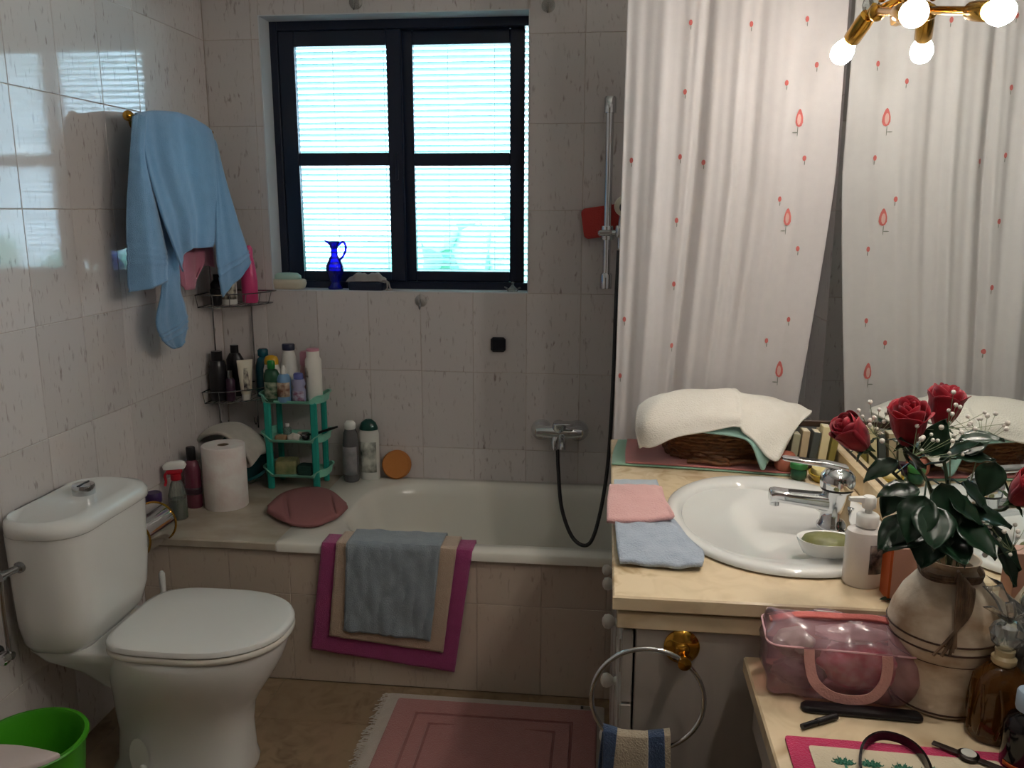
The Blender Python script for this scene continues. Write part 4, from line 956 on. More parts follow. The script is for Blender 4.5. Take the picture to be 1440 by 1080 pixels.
b = MB(); b.rings([rr_el(1, 0), rr_rect(.003, 0), rr_rect(0, -.003), rr_rect(0, -.024), rr_rect(.003, -.0265), rr_el(1, -.0265), rr_el(1, 0)], False, False)
b.build('slab', MARBLE, co, smooth=False)
b = MB(); b.box(Vector((2.062, -1.27, CZ+.0265)) - KO, (.022, .99, .051), .003); b.build('upstand', MARBLE, co, smooth=False)

wb_ = thing('wash_basin', 'white oval ceramic wash basin set into the cream marble vanity top', 'basin', (BC.x, BC.y, CZ))
E_ = lambda dx, a, c, z: sell(dx, 0, z, a, c, 2.15, 64)
b = MB(); b.rings([E_(0, .212, .272, .0008), E_(0, .218, .279, .004), E_(0, .217, .278, .010), E_(0, .208, .269, .0145), E_(0, .198, .258, .014), E_(-.032, .158, .222, .012), E_(-.034, .151, .214, .004), E_(-.036, .143, .204, -.025), E_(-.038, .125, .178, -.075), E_(-.038, .095, .13, -.110), E_(-.038, .05, .06, -.128), E_(-.038, .018, .018, -.131)], True, True)
b.build('bowl', CER, wb_, angle=70)
b = MB(); b.lathe([(.0, .004), (.016, .003), (.021, 0), (.022, -.004)], (-.038, 0, -.128), 20); b.build('drain', CHROME, wb_)

# basin mixer
fx = thing('basin_mixer', 'chrome single lever mixer tap at the mirror side of the oval basin', 'mixer tap', (1.934, -1.436, CZ+.0135)); fx.scale = (1, 1, .88)
b = MB(); b.lathe([(.034, 0), (.034, .008), (.029, .014), (.0265, .045), (.0275, .085), (.0305, .090)], n=28); b.build('body', CHROME, fx)
b = MB(); b.lathe([(.0312, .090), (.0312, .095)], n=28); b.build('seal_ring', BLACKP, fx)
b = MB(); b.lathe([(.0322, .095), (.0335, .108), (.0322, .122), (.024, .134), (.010, .140), (0, .141)], n=28); hd_ = b.build('cap', CHROME, fx)
def sq(x, y, z, w, h): return [Vector((x, y + p.x, z + p.y)) for p in rrect(w, h, min(w, h)*.6, 5)]
b = MB(); b.rings([sq(-.010, 0, .058, .021, .021), sq(-.045, .002, .062, .019, .017), sq(-.09, .004, .067, .0175, .0145), sq(-.118, .006, .070, .0175, .0145), sq(-.126, .006, .067, .016, .015), sq(-.128, .006, .067, .012, .011)]); b.build('spout', CHROME, fx, angle=50)
b = MB(); b.lathe([(.0095, 0), (.0095, .010), (.0, .010)], (-.117, .006, .045), 16); b.build('aerator', CHROME, fx)
b = MB(); b.rings([sq(.016, 0, .137, .013, .008), sq(-.02, .004, .146, .013, .0065), sq(-.065, .010, .150, .012, .005), sq(-.100, .015, .153, .010, .0045), sq(-.106, .016, .153, .006, .003)]); b.build('lever', CHROME, fx, angle=50)
b = MB(); b.tube([(.020, -.012, .004), (.026, -.014, .045)], .003, 8); b.lathe([(0, 0), (.005, .001), (.006, .006), (0, .009)], (.026, -.014, .045), 12); b.build('waste_knob', CHROME, fx)
b = MB(); b.tube(catmull([(.008, -.03, .003), (.004, -.045, .012), (-.004, -.052, .002), (.012, -.058, .004), (.022, -.05, .010)], 20), .0035, 6)
o = b.build('plug_chain', BLACKP, None, loc=(1.944, -1.441, CZ+.0135)); tag(o, 'short black plug cord lying at the foot of the basin mixer', 'cord')

# soap bottle, shell dish
bo = thing('soap_dispenser', 'white pump soap bottle with dark square label beside the oval basin', 'soap dispenser', (1.923, -1.668, CZ), .1)
SP = [(.030, 0), (.034, .005), (.034, .090), (.032, .098), (.016, .104), (.0155, .108)]
b = MB(); b.lathe([(0, 0)] + SP, n=32, flat=.82); b.build('body', mat('soap_white', 'ddd8d4', .25, coat=.2), bo, angle=45)
b = MB(); b.lathe([(.0175, .105), (.0185, .108), (.0185, .124), (.016, .127), (.006, .128), (.006, .140)], n=24); b.build('collar', WHITEP, bo, angle=45)
b = MB(); b.lathe([(.010, .137), (.0115, .139), (.0115, .155), (.009, .158), (0, .158)], n=20); b.rings([[Vector((-.02*0 + xx, yy, zz)) for xx, yy, zz in r_] for r_ in ([(.0, -.006, .146), (.0, .006, .146), (.0, .006, .157), (.0, -.006, .157)], [(-.034, -.004, .150), (-.034, .004, .150), (-.034, .004, .156), (-.034, -.004, .156)])]); b.build('pump_head', WHITEP, bo, angle=45)
b = MB(); b.grid(lambda u, v: Vector((.0347*cos(radians(-95+70*u)), .82*.0347*sin(radians(-95+70*u)), .028 + .052*v)), 14, 3); b.build('label', mat('dark_label', '1e1c1e', .35, noise=(60, (1, 1, 1), .7), col2='a58f84'), bo, solid=.0006)
sd2 = thing('soap_dish', 'white oval soap dish on the near rim of the wash basin', 'soap dish', (1.884, -1.582, CZ+.0158))
b = MB(); b.rings([sell(0, 0, 0, .038, .024, 2.2), sell(0, 0, .003, .044, .030, 2.2), sell(0, 0, .026, .054, .040, 2.2), sell(0, 0, .030, .054, .040, 2.2), sell(0, 0, .029, .049, .035, 2.2), sell(0, 0, .019, .042, .028, 2.2)]); b.build('dish', CER, sd2, angle=60)
b = MB(); b.rings([sell(0, 0, .0195, .040, .026, 2.1), sell(0, 0, .025, .046, .032, 2.1), sell(0, 0, .032, .042, .028, 2.1), sell(0, 0, .036, .022, .014, 2.1)])
o = b.build('soap', mat('olive_soap', '67683a', .45, noise=(26, (1, 1, 1), .6), col2='8b8a5a'), None, loc=tuple(sd2.location), angle=60); tag(o, 'olive green soap bar in the white dish beside the basin mixer', 'soap')
b = MB(); b.net([[(-.012, 0, .001), (0, -.006, .003), (.016, 0, .001)], [(-.012, .001, .001), (0, .006, .004), (.016, .001, .001)]], 10, 6); o = b.build('leaf', mat('rose_leaf', '17301f', .3), None, loc=(1.944, -1.735, CZ+.0015), solid=.0008); tag(o, 'single fallen dark green leaf on the marble near edge', 'leaf')

# washcloths at the left end of the top
def flatcloth(name, label, pts, m, loc, sol, th=.004, seed=0, group=None, wr=.0015):
    b = MB(); b.net(pts, 26, 26, lambda u, v, p: p + Vector((0, 0, wr*(sin(u*19+seed)*sin(v*13+seed*2)+.6*sin(u*8+v*11+seed))+wr)))
    o = b.build(name, m, None, loc=loc, solid=sol); return tag(o, label, 'cloth', group)
z0 = CZ
flatcloth('washcloth', 'blue grey folded washcloth on the near left corner of the marble top', [[(1.507, -1.650, .003), (1.56, -1.653, .003), (1.615, -1.660, .003), (1.652, -1.655, .009)], [(1.502, -1.58, .010), (1.56, -1.58, .010), (1.61, -1.59, .010), (1.660, -1.60, .006)], [(1.500, -1.50, .012), (1.55, -1.50, .012), (1.61, -1.50, .012), (1.635, -1.51, .006)], [(1.500, -1.43, .005), (1.55, -1.43, .005), (1.60, -1.43, .005), (1.62, -1.43, .005)]], cloth_mat('washcloth_blue', 'b9c3cf', .05, '93a1b5', 260, .9), (0, 0, CZ+.005), .007, seed=2)
flatcloth('washcloth', 'pink folded washcloth lying partly over the blue grey one on the marble top', [[(1.483, -1.472, .012), (1.53, -1.478, .014), (1.60, -1.465, .020), (1.618, -1.455, .024)], [(1.484, -1.38, .022), (1.53, -1.38, .024), (1.59, -1.37, .024), (1.606, -1.36, .022)], [(1.488, -1.30, .024), (1.53, -1.30, .026), (1.58, -1.29, .024), (1.604, -1.28, .020)], [(1.490, -1.268, .018), (1.53, -1.268, .020), (1.57, -1.262, .018), (1.602, -1.255, .014)]], cloth_mat('washcloth_pink', 'e2b6b2', .05, 'd8a5a3', 260, .7), (0, 0, CZ+.006), .008, seed=5, wr=.001)
flatcloth('washcloth', 'pale blue washcloth under the back edge of the pink one on the marble top', [[(1.500, -1.30, .003), (1.54, -1.30, .003), (1.60, -1.30, .003)], [(1.498, -1.25, .004), (1.54, -1.25, .004), (1.604, -1.25, .004)], [(1.500, -1.185, .006), (1.54, -1.18, .006), (1.600, -1.175, .006)]], cloth_mat('washcloth_pale', 'b3bfc9', .05), (0, 0, CZ+.004), .007, seed=1, wr=.0006)

# place mats and basket with towels at the far end
flatcloth('place_mat', 'mint edged mat under the pink one at the curtain end of the marble top', [[(1.496, -1.03, .001), (1.68, -1.045, .001), (1.90, -1.07, .001), (1.955, -1.08, .001)], [(1.500, -.92, .001), (1.68, -.92, .001), (1.85, -.93, .001), (1.96, -.94, .001)], [(1.515, -.795, .001), (1.68, -.79, .001), (1.85, -.79, .001), (1.95, -.79, .001)]], cloth_mat('mint_mat', '8fb59d', .0), (0, 0, CZ+.002), .003, wr=.0004)
flatcloth('place_mat', 'pink woven mat under the wicker basket on the marble top', [[(1.530, -1.026, .001), (1.68, -1.038, .001), (1.85, -1.060, .001), (1.935, -1.07, .001)], [(1.532, -.92, .001), (1.68, -.92, .001), (1.85, -.93, .001), (1.945, -.94, .001)], [(1.540, -.80, .001), (1.68, -.80, .001), (1.85, -.80, .001), (1.93, -.80, .001)]], cloth_mat('pink_mat', 'c9807c', .0), (0, 0, CZ+.0062), .003, wr=.0004)
bk = thing('wicker_basket', 'brown oval wicker basket under white towels on the vanity top', 'basket', (1.775, -.925, CZ+.0098))
WICK = mat('wicker', '7d5230', .6, noise=(60, (1, 1, 4), .8), col2='4a2c17')
b = MB()
for k in range(9):
    t = k/8; zz = .006 + t*.082; ax, ay = .135+.035*t, .082+.018*t
    b.tube([((ax+.0035*(1 if (i+k) % 2 else -1))*cos(2*pi*i/44), (ay+.0035*(1 if (i+k) % 2 else -1))*sin(2*pi*i/44), zz + .001*sin(i*1.7+k)) for i in range(44)], .0058, 6, closed=True)
b.build('weave', WICK, bk, kind='stuff')
b = MB()
for i in range(22):
    a = 2*pi*(i+.5)/22; b.tube([(.135*cos(a), .082*sin(a), .0), (.172*cos(a), .101*sin(a), .094)], .0032, 6)
b.build('stake', WICK, bk, kind='stuff')
b = MB(); b.rings([sell(0, 0, .001, .13, .078), sell(0, 0, .006, .134, .081)]); b.build('base', WICK, bk)
b = MB(); b.tube([((.172+.003*sin(9*t))*cos(t), (.101+.003*sin(9*t))*sin(t), .094+.003*cos(9*t)) for t in [2*pi*i/80 for i in range(80)]], .0075, 8, closed=True); b.build('rim', WICK, bk)
b = MB(); b.tube(catmull([(-.09, -.092, .004), (-.05, -.108, .012), (-.01, -.112, .006), (.05, -.106, .014), (.12, -.095, .006), (.15, -.07, .008)], 30), .006, 8); b.tube(catmull([(-.03, -.106, .014), (.0, -.118, .020), (.012, -.112, .004)], 14), .0035, 6); b.build('loose_cane', WICK, bk)
# towels over the basket
b = MB()
b.net([[(-.20, -.105, .118), (-.18, -.07, .135), (-.16, .03, .138), (-.14, .11, .11)], [(-.10, -.135, .098), (-.09, -.09, .128), (-.08, .02, .142), (-.07, .115, .116)], [(.0, -.148, .090), (.0, -.095, .126), (.0, .02, .146), (.0, .115, .118)], [(.05, -.158, .072), (.07, -.09, .120), (.07, .02, .140), (.08, .11, .114)], [(.082, -.162, .010), (.105, -.10, .095), (.125, .02, .126), (.12, .105, .108)], [(.108, -.125, .055), (.150, -.06, .092), (.17, .02, .110), (.16, .09, .10)], [(.150, -.085, .078), (.195, -.02, .090), (.195, .03, .094), (.18, .07, .092)]], 40, 44, lambda u, v, p: p + Vector((0, .002*sin(v*21+u*3), .0015*sin(v*16+u*5))))
o = b.build('towel', cloth_mat('mint_towel', '9dc3b8', .05), None, loc=(1.775, -.925, CZ+.0098), solid=.005); tag(o, 'mint green towel spread over the basket, showing below the white towel', 'towel')
b = MB()
b.net([[(-.212, -.120, .042), (-.222, -.09, .090), (-.215, -.02, .118), (-.195, .09, .108)], [(-.185, -.142, .050), (-.195, -.115, .112), (-.17, -.02, .150), (-.15, .11, .128)], [(-.11, -.150, .088), (-.115, -.125, .128), (-.10, -.02, .166), (-.09, .12, .134)], [(.0, -.150, .108), (.0, -.130, .138), (.0, -.02, .170), (.0, .12, .138)], [(.035, -.152, .098), (.04, -.12, .132), (.05, -.02, .164), (.06, .115, .136)], [(.075, -.160, .062), (.10, -.115, .112), (.125, -.02, .150), (.13, .11, .128)], [(.104, -.163, .033), (.15, -.10, .090), (.185, -.02, .130), (.18, .09, .118)], [(.118, -.157, .036), (.165, -.09, .090), (.222, -.015, .122), (.205, .07, .112)]], 44, 60, lambda u, v, p: p + Vector((0, .004*sin(v*19+u*4), .0028*sin(v*15+u*6)*sin(u*5+1) + .002*sin(v*31-u*9) + .005*math.exp(-((v-.52)/.02)**2))))
o = b.build('towel', cloth_mat('white_towel', 'f1ede4', .1, 'e8e3d8', 260, .7), None, loc=(1.775, -.925, CZ+.0098), solid=.006); tag(o, 'white towel spread topmost over the wicker basket', 'towel')

# small things in the corner by the mirror
rkx, rky = 1.987, -.990
rkb = thing('book_rack', 'low dark wooden rack with little books between the wicker basket and the mirror', 'rack', (rkx, rky, CZ+.0045), radians(90))
DW = mat('dark_wood', '3a2417', .4, noise=(20, (1, 1, 6), .6), col2='21130b')
for nm, c, d in (('base', (0, 0, .006), (.050, .122, .009)), ('back_rail', (.020, 0, .106), (.010, .122, .016)), ('end_post', (.020, .055, .054), (.010, .012, .088)), ('end_post', (.020, -.055, .054), (.010, .012, .088))):
    b = MB(); b.box(c, d, .002); b.build(nm, DW, rkb, smooth=False)
for k, (dy, w, hh, tl, colr, lb) in enumerate(((.046, .018, .076, .10, 'a3a188', 'olive grey little book nearest the basket in the dark rack'), (.023, .018, .084, .08, 'bba98a', 'tan little book second from the basket in the dark rack'), (.0, .018, .082, .12, '4d5250', 'dark grey little book in the middle of the dark rack'), (-.023, .020, .096, .10, 'dccfa4', 'cream little book, the tallest of those in the dark rack'), (-.045, .016, .074, .14, '8b8040', 'olive yellow little book nearest the mirror in the dark rack'))):
    t = thing('little_book', lb, 'book', (rkx-dy, rky-.006, CZ+.0162), rot=(tl, 0, radians(90)), group='little books in the dark rack')
    b = MB(); b.box((0, 0, hh/2), (.036, w, hh), .0012); b.build('cover', mat('book_'+colr, colr, .55), t, smooth=False)
    b = MB(); b.box((.0, 0, hh/2), (.0325, w-.004, hh+.0008)); b.build('page_block', mat('pages', 'd8cfb5', .9), t, smooth=False)
pb = thing('terracotta_pot', 'small round terracotta pot in front of the dark book rack beside the basket', 'pot', (1.917, -1.045, CZ+.0075))
b = MB(); b.lathe([(0, 0), (.018, 0), (.026, .012), (.028, .026), (.022, .042), (.018, .046), (.016, .044), (0, .036)], n=24); b.build('body', mat('terracotta', 'a5624f', .6), pb)
bottle('dark_jar', 'tiny dark plum jar beside the terracotta pot on the marble top', 'jar', (1.953, -1.042, CZ+.0045), cyl(.014, .022), mat('plum', ''), [(.0145, .022), (.0145, .032)], mat('plum', ''))
bottle('green_jar', 'small green glass jar with bright green lid behind the basin mixer lever', 'jar', (1.938, -1.098, CZ+.0045), cyl(.019, .026), mat('green_gel', ''), [(.0195, .0265), (.0205, .028), (.0205, .040), (.018, .042)], mat('jar_lid_green', '2f7d3e', .3))
dsh = thing('soap_dish', 'yellow glass soap dish by the mirror upstand', 'soap dish', (1.998, -1.088, CZ))
b = MB(); b.rings([sell(0, 0, 0.0005, .026, .034), sell(0, 0, .010, .032, .042), sell(0, 0, .018, .034, .045), sell(0, 0, .019, .031, .042), sell(0, 0, .012, .027, .037)]); b.build('dish', mat('amber_dish', 'b59a3a', .15), dsh, angle=60)
b = MB(); b.rings([sell(0, 0, .0125, .022, .033), sell(0, 0, .020, .028, .039), sell(0, 0, .030, .026, .036), sell(0, 0, .034, .014, .02)]); o = b.build('soap', mat('yellow_soap', 'e6d596', .4), None, loc=tuple(dsh.location), angle=60); tag(o, 'pale yellow soap bar in the yellow glass dish by the mirror', 'soap')

# orange edged card box behind the vase
ob = thing('card_box', 'pinkish card box with orange edge behind the vase on the marble top', 'box', (1.978, -1.715, CZ))
b = MB(); b.box((0, 0, .047), (.062, .040, .092), .001); b.build('box', mat('pink_card', 'c79b8b', .6), ob, smooth=False)
b = MB(); b.box((-.0325, 0, .047), (.004, .0405, .093), .0005); b.build('edge', mat('orange_card', 'b3501e', .5), ob, smooth=False)

# ================================================================== towel ring on the side of the vanity
PYF = -1.757
rg = thing('towel_ring', 'chrome towel ring with brass rosette on the side of the vanity cabinet', 'towel ring', (1.612, PYF, .778))
b = MB(); b.lathe([(.030, 0), (.030, .004), (.024, .010), (.013, .013), (.011, .018), (.008, .022), (.008, .044), (.011, .048), (.011, .060), (.0, .062)], n=28, axis=(0, -1, 0)); b.build('rosette', BRASS, rg)
RR = .092; rc = Vector((-.057, -.052, -.072))
b = MB(); b.tube([rc + Vector((RR*cos(t), 0, RR*sin(t))) for t in [2*pi*i/64 for i in range(64)]], .0042, 10, closed=True); b.build('ring', CHROME, rg)
# towel through the ring
ht = thing('guest_towel', 'cream and slate blue striped guest towel hanging through the chrome towel ring', 'towel', (1.537, PYF-.052, .632))
def stripe(name, a0, a1, m):
    def P(u, v):
        a = a0 + (a1-a0)*u
        s = (v-.5)*2
        bx = -.053 + .106*a
        zr = -.002 - sqrt(max(.0, RR**2 - min(.09, abs(bx))**2)) + RR
        x = bx*(1+.22*abs(s)) + .004*sin(a*14+s*3)
        th = pi*min(1, abs(s)/.07)/2
        y = math.copysign(.0125*sin(th), -s) + .0035*sin(a*17+2*s)*min(1, abs(s)*4)
        z = zr*.55 + .012*cos(th) - .28*max(0, abs(s)-.035)
        return Vector((x, y - (.012*abs(s) if s > 0 else -.012*abs(s)), z))
    b = MB(); b.grid(P, 14, 61); return b.build(name, m, ht, solid=.005)
SLB = cloth_mat('slate_terry', '4d5f7c', .05, '3f5070', 300, 1); CRM = cloth_mat('oat_terry', 'c6b9a4', .05, 'b5a78f', 300, 1)
stripe('blue_edge', 0, .20, SLB); stripe('middle', .20, .73, CRM); stripe('blue_edge', .73, .93, SLB); stripe('hem', .93, 1.0, CRM)

# ================================================================== dressing table
DZ = .775; DX0 = 1.712
dt = thing('dressing_table', 'cream marble topped dressing table in front of the vanity', 'table', (1.893, -2.26, 0))
DO = Vector((1.893, -2.26, 0))
def dbox(name, x0, x1, y0, y1, z0, z1, m, bev=.003):
    b = MB(); b.box(Vector(((x0+x1)/2, (y0+y1)/2, (z0+z1)/2)) - DO, (x1-x0, y1-y0, z1-z0), bev); return b.build(name, m, dt, smooth=False)
dbox('top', DX0, 2.074, -2.75, -1.772, DZ-.028, DZ, MARBLE)
dbox('apron', DX0+.02, DX0+.038, -2.73, -1.78, DZ-.13, DZ-.0285, WOOD)
dbox('end_panel', DX0+.04, 2.07, -2.73, -2.712, 0, DZ-.0285, WOOD); dbox('end_panel', DX0+.04, 2.07, -1.798, -1.78, 0, DZ-.0285, WOOD)

# rose vase
vx, vy = 1.985, -1.858
vs = thing('vase', 'dirty cream earthenware vase with brown bands holding red roses', 'vase', (vx, vy, DZ))
VP = [(.060, 0), (.067, .003), (.068, .008), (.066, .014), (.069, .05), (.074, .085), (.0775, .102), (.0785, .108), (.0775, .114), (.0785, .120), (.0775, .126), (.074, .142), (.062, .170), (.045, .194), (.036, .206), (.034, .214), (.038, .224), (.040, .226), (.037, .226), (.031, .214), (.040, .19), (.055, .17)]
EAR = mat('earthenware', 'd6c8b4', .6, noise=(14, (1, 1, 1.6), .9), col2='a08467', bump=(60, .3))
b = MB(); b.lathe([(0, 0)] + VP, n=48); b.build('body', EAR, vs, angle=30)
BRN = mat('brown_glaze', '3d2416', .5)
for zz, rr0 in ((.108, .0787), (.121, .0786), (.0075, .0683), (.088, .0748)):
    b = MB(); b.tube([(rr0*cos(t), rr0*sin(t), zz) for t in [2*pi*i/48 for i in range(48)]], .0014 if zz != .088 else .0006, 6, closed=True); b.build('band', BRN, vs)
ra = thing('raffia_tie', 'brown raffia tied round the vase neck with hanging ends', 'raffia', (vx, vy, DZ+.205))
RAF = mat('raffia', '6f5844', .8, noise=(90, (1, 1, .2), .8), col2='3a2a1d')
for k in range(3):
    b = MB(); b.tube([((.0415+.001*k)*cos(t), (.0415+.001*k)*sin(t), -.004+.004*k+.002*sin(3*t)) for t in [2*pi*i/30 for i in range(30)]], .0022, 6, closed=True); b.build('loop', RAF, ra)
for k in range(9):
    a = -1.78 + .045*k
    x, y = .048*cos(a), .048*sin(a)
    b = MB(); b.tube(catmull([(x*.9, y*.9, .002), (x*1.10, y*1.10-.002, .022-.003*k), (x*1.28, y*1.30, -.004), (x*1.52-.001*k, y*1.50, -.035), (x*1.60-.004*k, y*1.68, -.062), (x*1.55-.007*k, y*1.76, -.082-.002*(k % 3)*3)], 18), .0022, 5); b.build('strand', RAF, ra)
cl = MB()
cl.net([[(.034, -.04, .0), (.060, -.034, .004), (.060, .0, .0)], [(.052, -.072, -.035), (.084, -.055, -.028), (.088, -.02, -.035)], [(.05, -.085, -.075), (.085, -.076, -.062), (.100, -.04, -.070)], [(.035, -.092, -.105), (.062, -.086, -.098), (.092, -.06, -.10)]], 14, 16, lambda u, v, p: p + Vector((.004*sin(v*13+u*5), -.003*abs(sin(u*9+v*6)), 0)))
o = cl.build('cellophane', clear_mat('cellophane', 'e9e6de', .12, .10), None, loc=(vx-.005, vy, DZ+.200), solid=.0006); tag(o, 'crinkled clear cellophane wrap hanging on the right of the vase', 'cellophane')

# roses
ROSE = mat('rose_red', 'a50d26', .6, noise=(40, (1, 1, 1), .7), col2='66071a', sheen=.1)
LEAF = mat('rose_leaf', ''); SEP = mat('sepal_green', '2c4527', .5); STEM = mat('rose_stem', '2b3a22', .5)
def petal(b, R, H, a0, w, flare, base=0.0, r0=.30):
    def P(u, v):
        t = (u-.5)*2; a = a0 + t*w
        top = H*(1 - .16*t*t)
        z = base + top*v
        r = R*(r0 + (1-r0)*sin(min(1, v*1.35)*pi/2)) * (1 - .10*v)
        r += flare*R*max(0, v-.72)**1.3*3.2*(1-.3*t*t)
        return Vector((r*cos(a), r*sin(a), z - .35*flare*R*max(0, v-.8)*4))
    b.grid(P, 9, 9)
def leaf_mesh(b, base, d, up, L_, W_, droop=.25):
    d = Vector(d).normalized(); up = Vector(up); sd = d.cross(up).normalized(); n = sd.cross(d).normalized()
    def P(u, v):
        w = W_*(sin(pi*min(1, v**.8))**.85)*(1-.25*v); t = (u-.5)*2
        return Vector(base) + d*(L_*v) + sd*(w*t) + n*(.22*W_*abs(t) - droop*L_*v*v + .0012*sin(v*20)*abs(t))
    b.grid(P, 7, 11)
neck = Vector((vx, vy, DZ+.222))
def rose(head, d, size, label, leaves, seed, closed=0.0):
    """stem from the vase mouth, sepals, whorls of petals, leaves"""
    R_ = random.Random(seed); head = Vector(head); d = Vector(d).normalized()
    o = thing('rose', label, 'flower', tuple(neck), group='red roses in the vase')
    M = Vector((0, 0, 1)).rotation_difference(d).to_matrix()
    hb = head - neck - d*size*.55
    st = catmull([Vector((R_.uniform(-.012, .012), R_.uniform(-.012, .012), -.09)), Vector((R_.uniform(-.01, .01), R_.uniform(-.01, .01), .01)), hb*.55 + Vector((0, 0, .02)), hb - d*.02, hb], 24)
    b = MB(); b.tube(st, .0026, 7); b.build('stem', STEM, o)
    b = MB(); b.lathe([(.003, -.008), (.008, -.003), (.010, .003), (.006, .006)], n=12)
    b.v = [M @ v + hb for v in b.v]; b.build('rose_hip', SEP, o)
    for k in range(5):
        b = MB(); leaf_mesh(b, (0, 0, 0), (cos(k*1.256), sin(k*1.256), .55), (0, 0, 1), size*.45, size*.085, .5); b.v = [M @ v + hb for v in b.v]; b.build('sepal', SEP, o, solid=.0006)
    H = size*1.15
    for ring_, (r, n_, fl_, w, hh) in enumerate(((.14, 3, .02, 1.3, 1.0), (.25, 4, .06, 1.05, 1.03), (.36, 5, .22, .85, 1.0), (.44, 5, .48, .80, .92))):
        for k in range(n_):
            b = MB(); petal(b, size*r, H*hh*R_.uniform(.94, 1.04), 2*pi*(k+R_.uniform(-.1, .1))/n_ + ring_*.6, w, fl_*(1-closed)*R_.uniform(.6, 1.3))
            b.v = [M @ v + hb for v in b.v]; b.build('petal', ROSE, o, solid=.0007)
    for (bx, dr, L_, W_) in leaves:
        b = MB(); bx = Vector(bx) - neck; leaf_mesh(b, bx, dr, (0, -.3, 1), L_, W_)
        q = min(st, key=lambda p: (p-bx).length)
        b.tube([q, (q+bx)/2 + Vector((0, 0, .003)), bx], .0012, 5)
        b.build('leaf', LEAF, o, solid=.0006)
    return o
hA, hB, hC, hE = (1.8395, -1.8300, 1.1735), (1.9012, -1.8700, 1.2009), (1.9634, -1.8300, 1.2181), (2.0551, -1.9000, 1.1199)
lf = lambda *a: a
rose(hA, (-.62, -.15, .62), .055, 'red rose leaning furthest left over the basin mixer', [lf((1.8952, -1.8600, 1.1430), (-.8, -.2, -.3), .055, .020), lf((1.9192, -1.8800, 1.1076), (-1, -.3, .1), .06, .024), lf((1.9098, -1.8900, 1.0681), (-.8, -.4, -.5), .065, .026), lf((1.9086, -1.8500, 1.0970), (-.7, -.5, -.6), .05, .022), lf((1.9275, -1.8700, 1.1577), (-.5, -.2, .5), .05, .02), lf((1.9268, -1.9000, 1.0566), (-.9, -.4, -.2), .07, .028), lf((1.9374, -1.9000, 1.0465), (-.4, -.7, -.3), .06, .028)], 1, .55)
rose(hB, (-.12, -.25, .9), .060, 'red rose with open outer petals in the middle of the bouquet', [lf((1.9333, -1.8800, 1.1609), (.1, -.2, 1), .055, .024), lf((1.9391, -1.9000, 1.1256), (.2, -.4, -.7), .075, .030), lf((1.9184, -1.9100, 1.1074), (-.4, -.5, -.6), .07, .030), lf((1.9506, -1.9000, 1.1052), (.8, -.3, -.4), .06, .026), lf((1.9087, -1.9000, 1.1453), (-.3, -.3, .6), .05, .022), lf((1.9273, -1.9150, 1.0939), (-.1, -.5, -.3), .065, .032), lf((1.9644, -1.9100, 1.0728), (.5, -.5, -.3), .065, .030), lf((1.9447, -1.8900, 1.1539), (.35, -.4, .6), .06, .026), lf((1.9550, -1.9050, 1.0440), (.1, -.8, -.1), .055, .028)], 2, 0)
rose(hC, (.10, -.05, 1), .056, 'red rose standing tallest in the bouquet', [lf((1.9796, -1.8500, 1.1483), (.9, -.2, .2), .05, .02), lf((1.9800, -1.8700, 1.1173), (.8, -.2, -.6), .06, .024), lf((1.9832, -1.8400, 1.1509), (.7, .2, .4), .055, .022), lf((1.9616, -1.8900, 1.0810), (.1, -.6, -.7), .06, .026), lf((1.9876, -1.8850, 1.0803), (.9, -.2, -.1), .06, .026), lf((1.9859, -1.8400, 1.1724), (.6, -.2, .2), .055, .022)], 3, .1)
rose(hE, (.25, -.5, .7), .052, 'red rose low at the right of the bouquet, nearest the mirror glass', [lf((2.0106, -1.9000, 1.1593), (-.3, -.2, -.9), .05, .022), lf((2.0281, -1.8900, 1.0414), (.5, -.3, -.8), .07, .024), lf((2.0115, -1.8900, 1.0619), (.7, -.3, -.6), .075, .022)], 4, .3)
gy = thing('gypsophila', 'sprays of tiny white gypsophila blossom among the red roses', 'flowers', tuple(neck))
R_ = random.Random(11); b = MB(); c = MB()
for (px_, n_, sp_) in (((1.8667, -1.8400, 1.1986), 16, .020), ((1.8966, -1.9100, 1.1868), 14, .026), ((1.9510, -1.8800, 1.2214), 12, .020), ((2.0414, -1.9100, 1.0554), 12, .018), ((2.0265, -1.8200, 1.1898), 10, .024)):
    ce = Vector(px_) - neck
    st = catmull([Vector((0, 0, -.05)), Vector((ce.x*.2, ce.y*.3, .02)), ce*.7, ce - Vector((0, 0, .02))], 12); c.tube(st, .0009, 5)
    for k in range(n_):
        q = ce + Vector((R_.gauss(0, sp_), R_.gauss(0, sp_*.6), R_.gauss(0, sp_*.7)))
        c.tube([st[-1], (st[-1]+q)/2 + Vector((0, 0, -.003)), q], .0004, 4); b.ball(q, R_.uniform(.0024, .0040), 7, 5)
b.build('blossom', mat('gyp_white', 'e8e3da', .7), gy, kind='stuff'); c.build('sprig', mat('sprig_green', '7d8a68', .6), gy, kind='stuff')

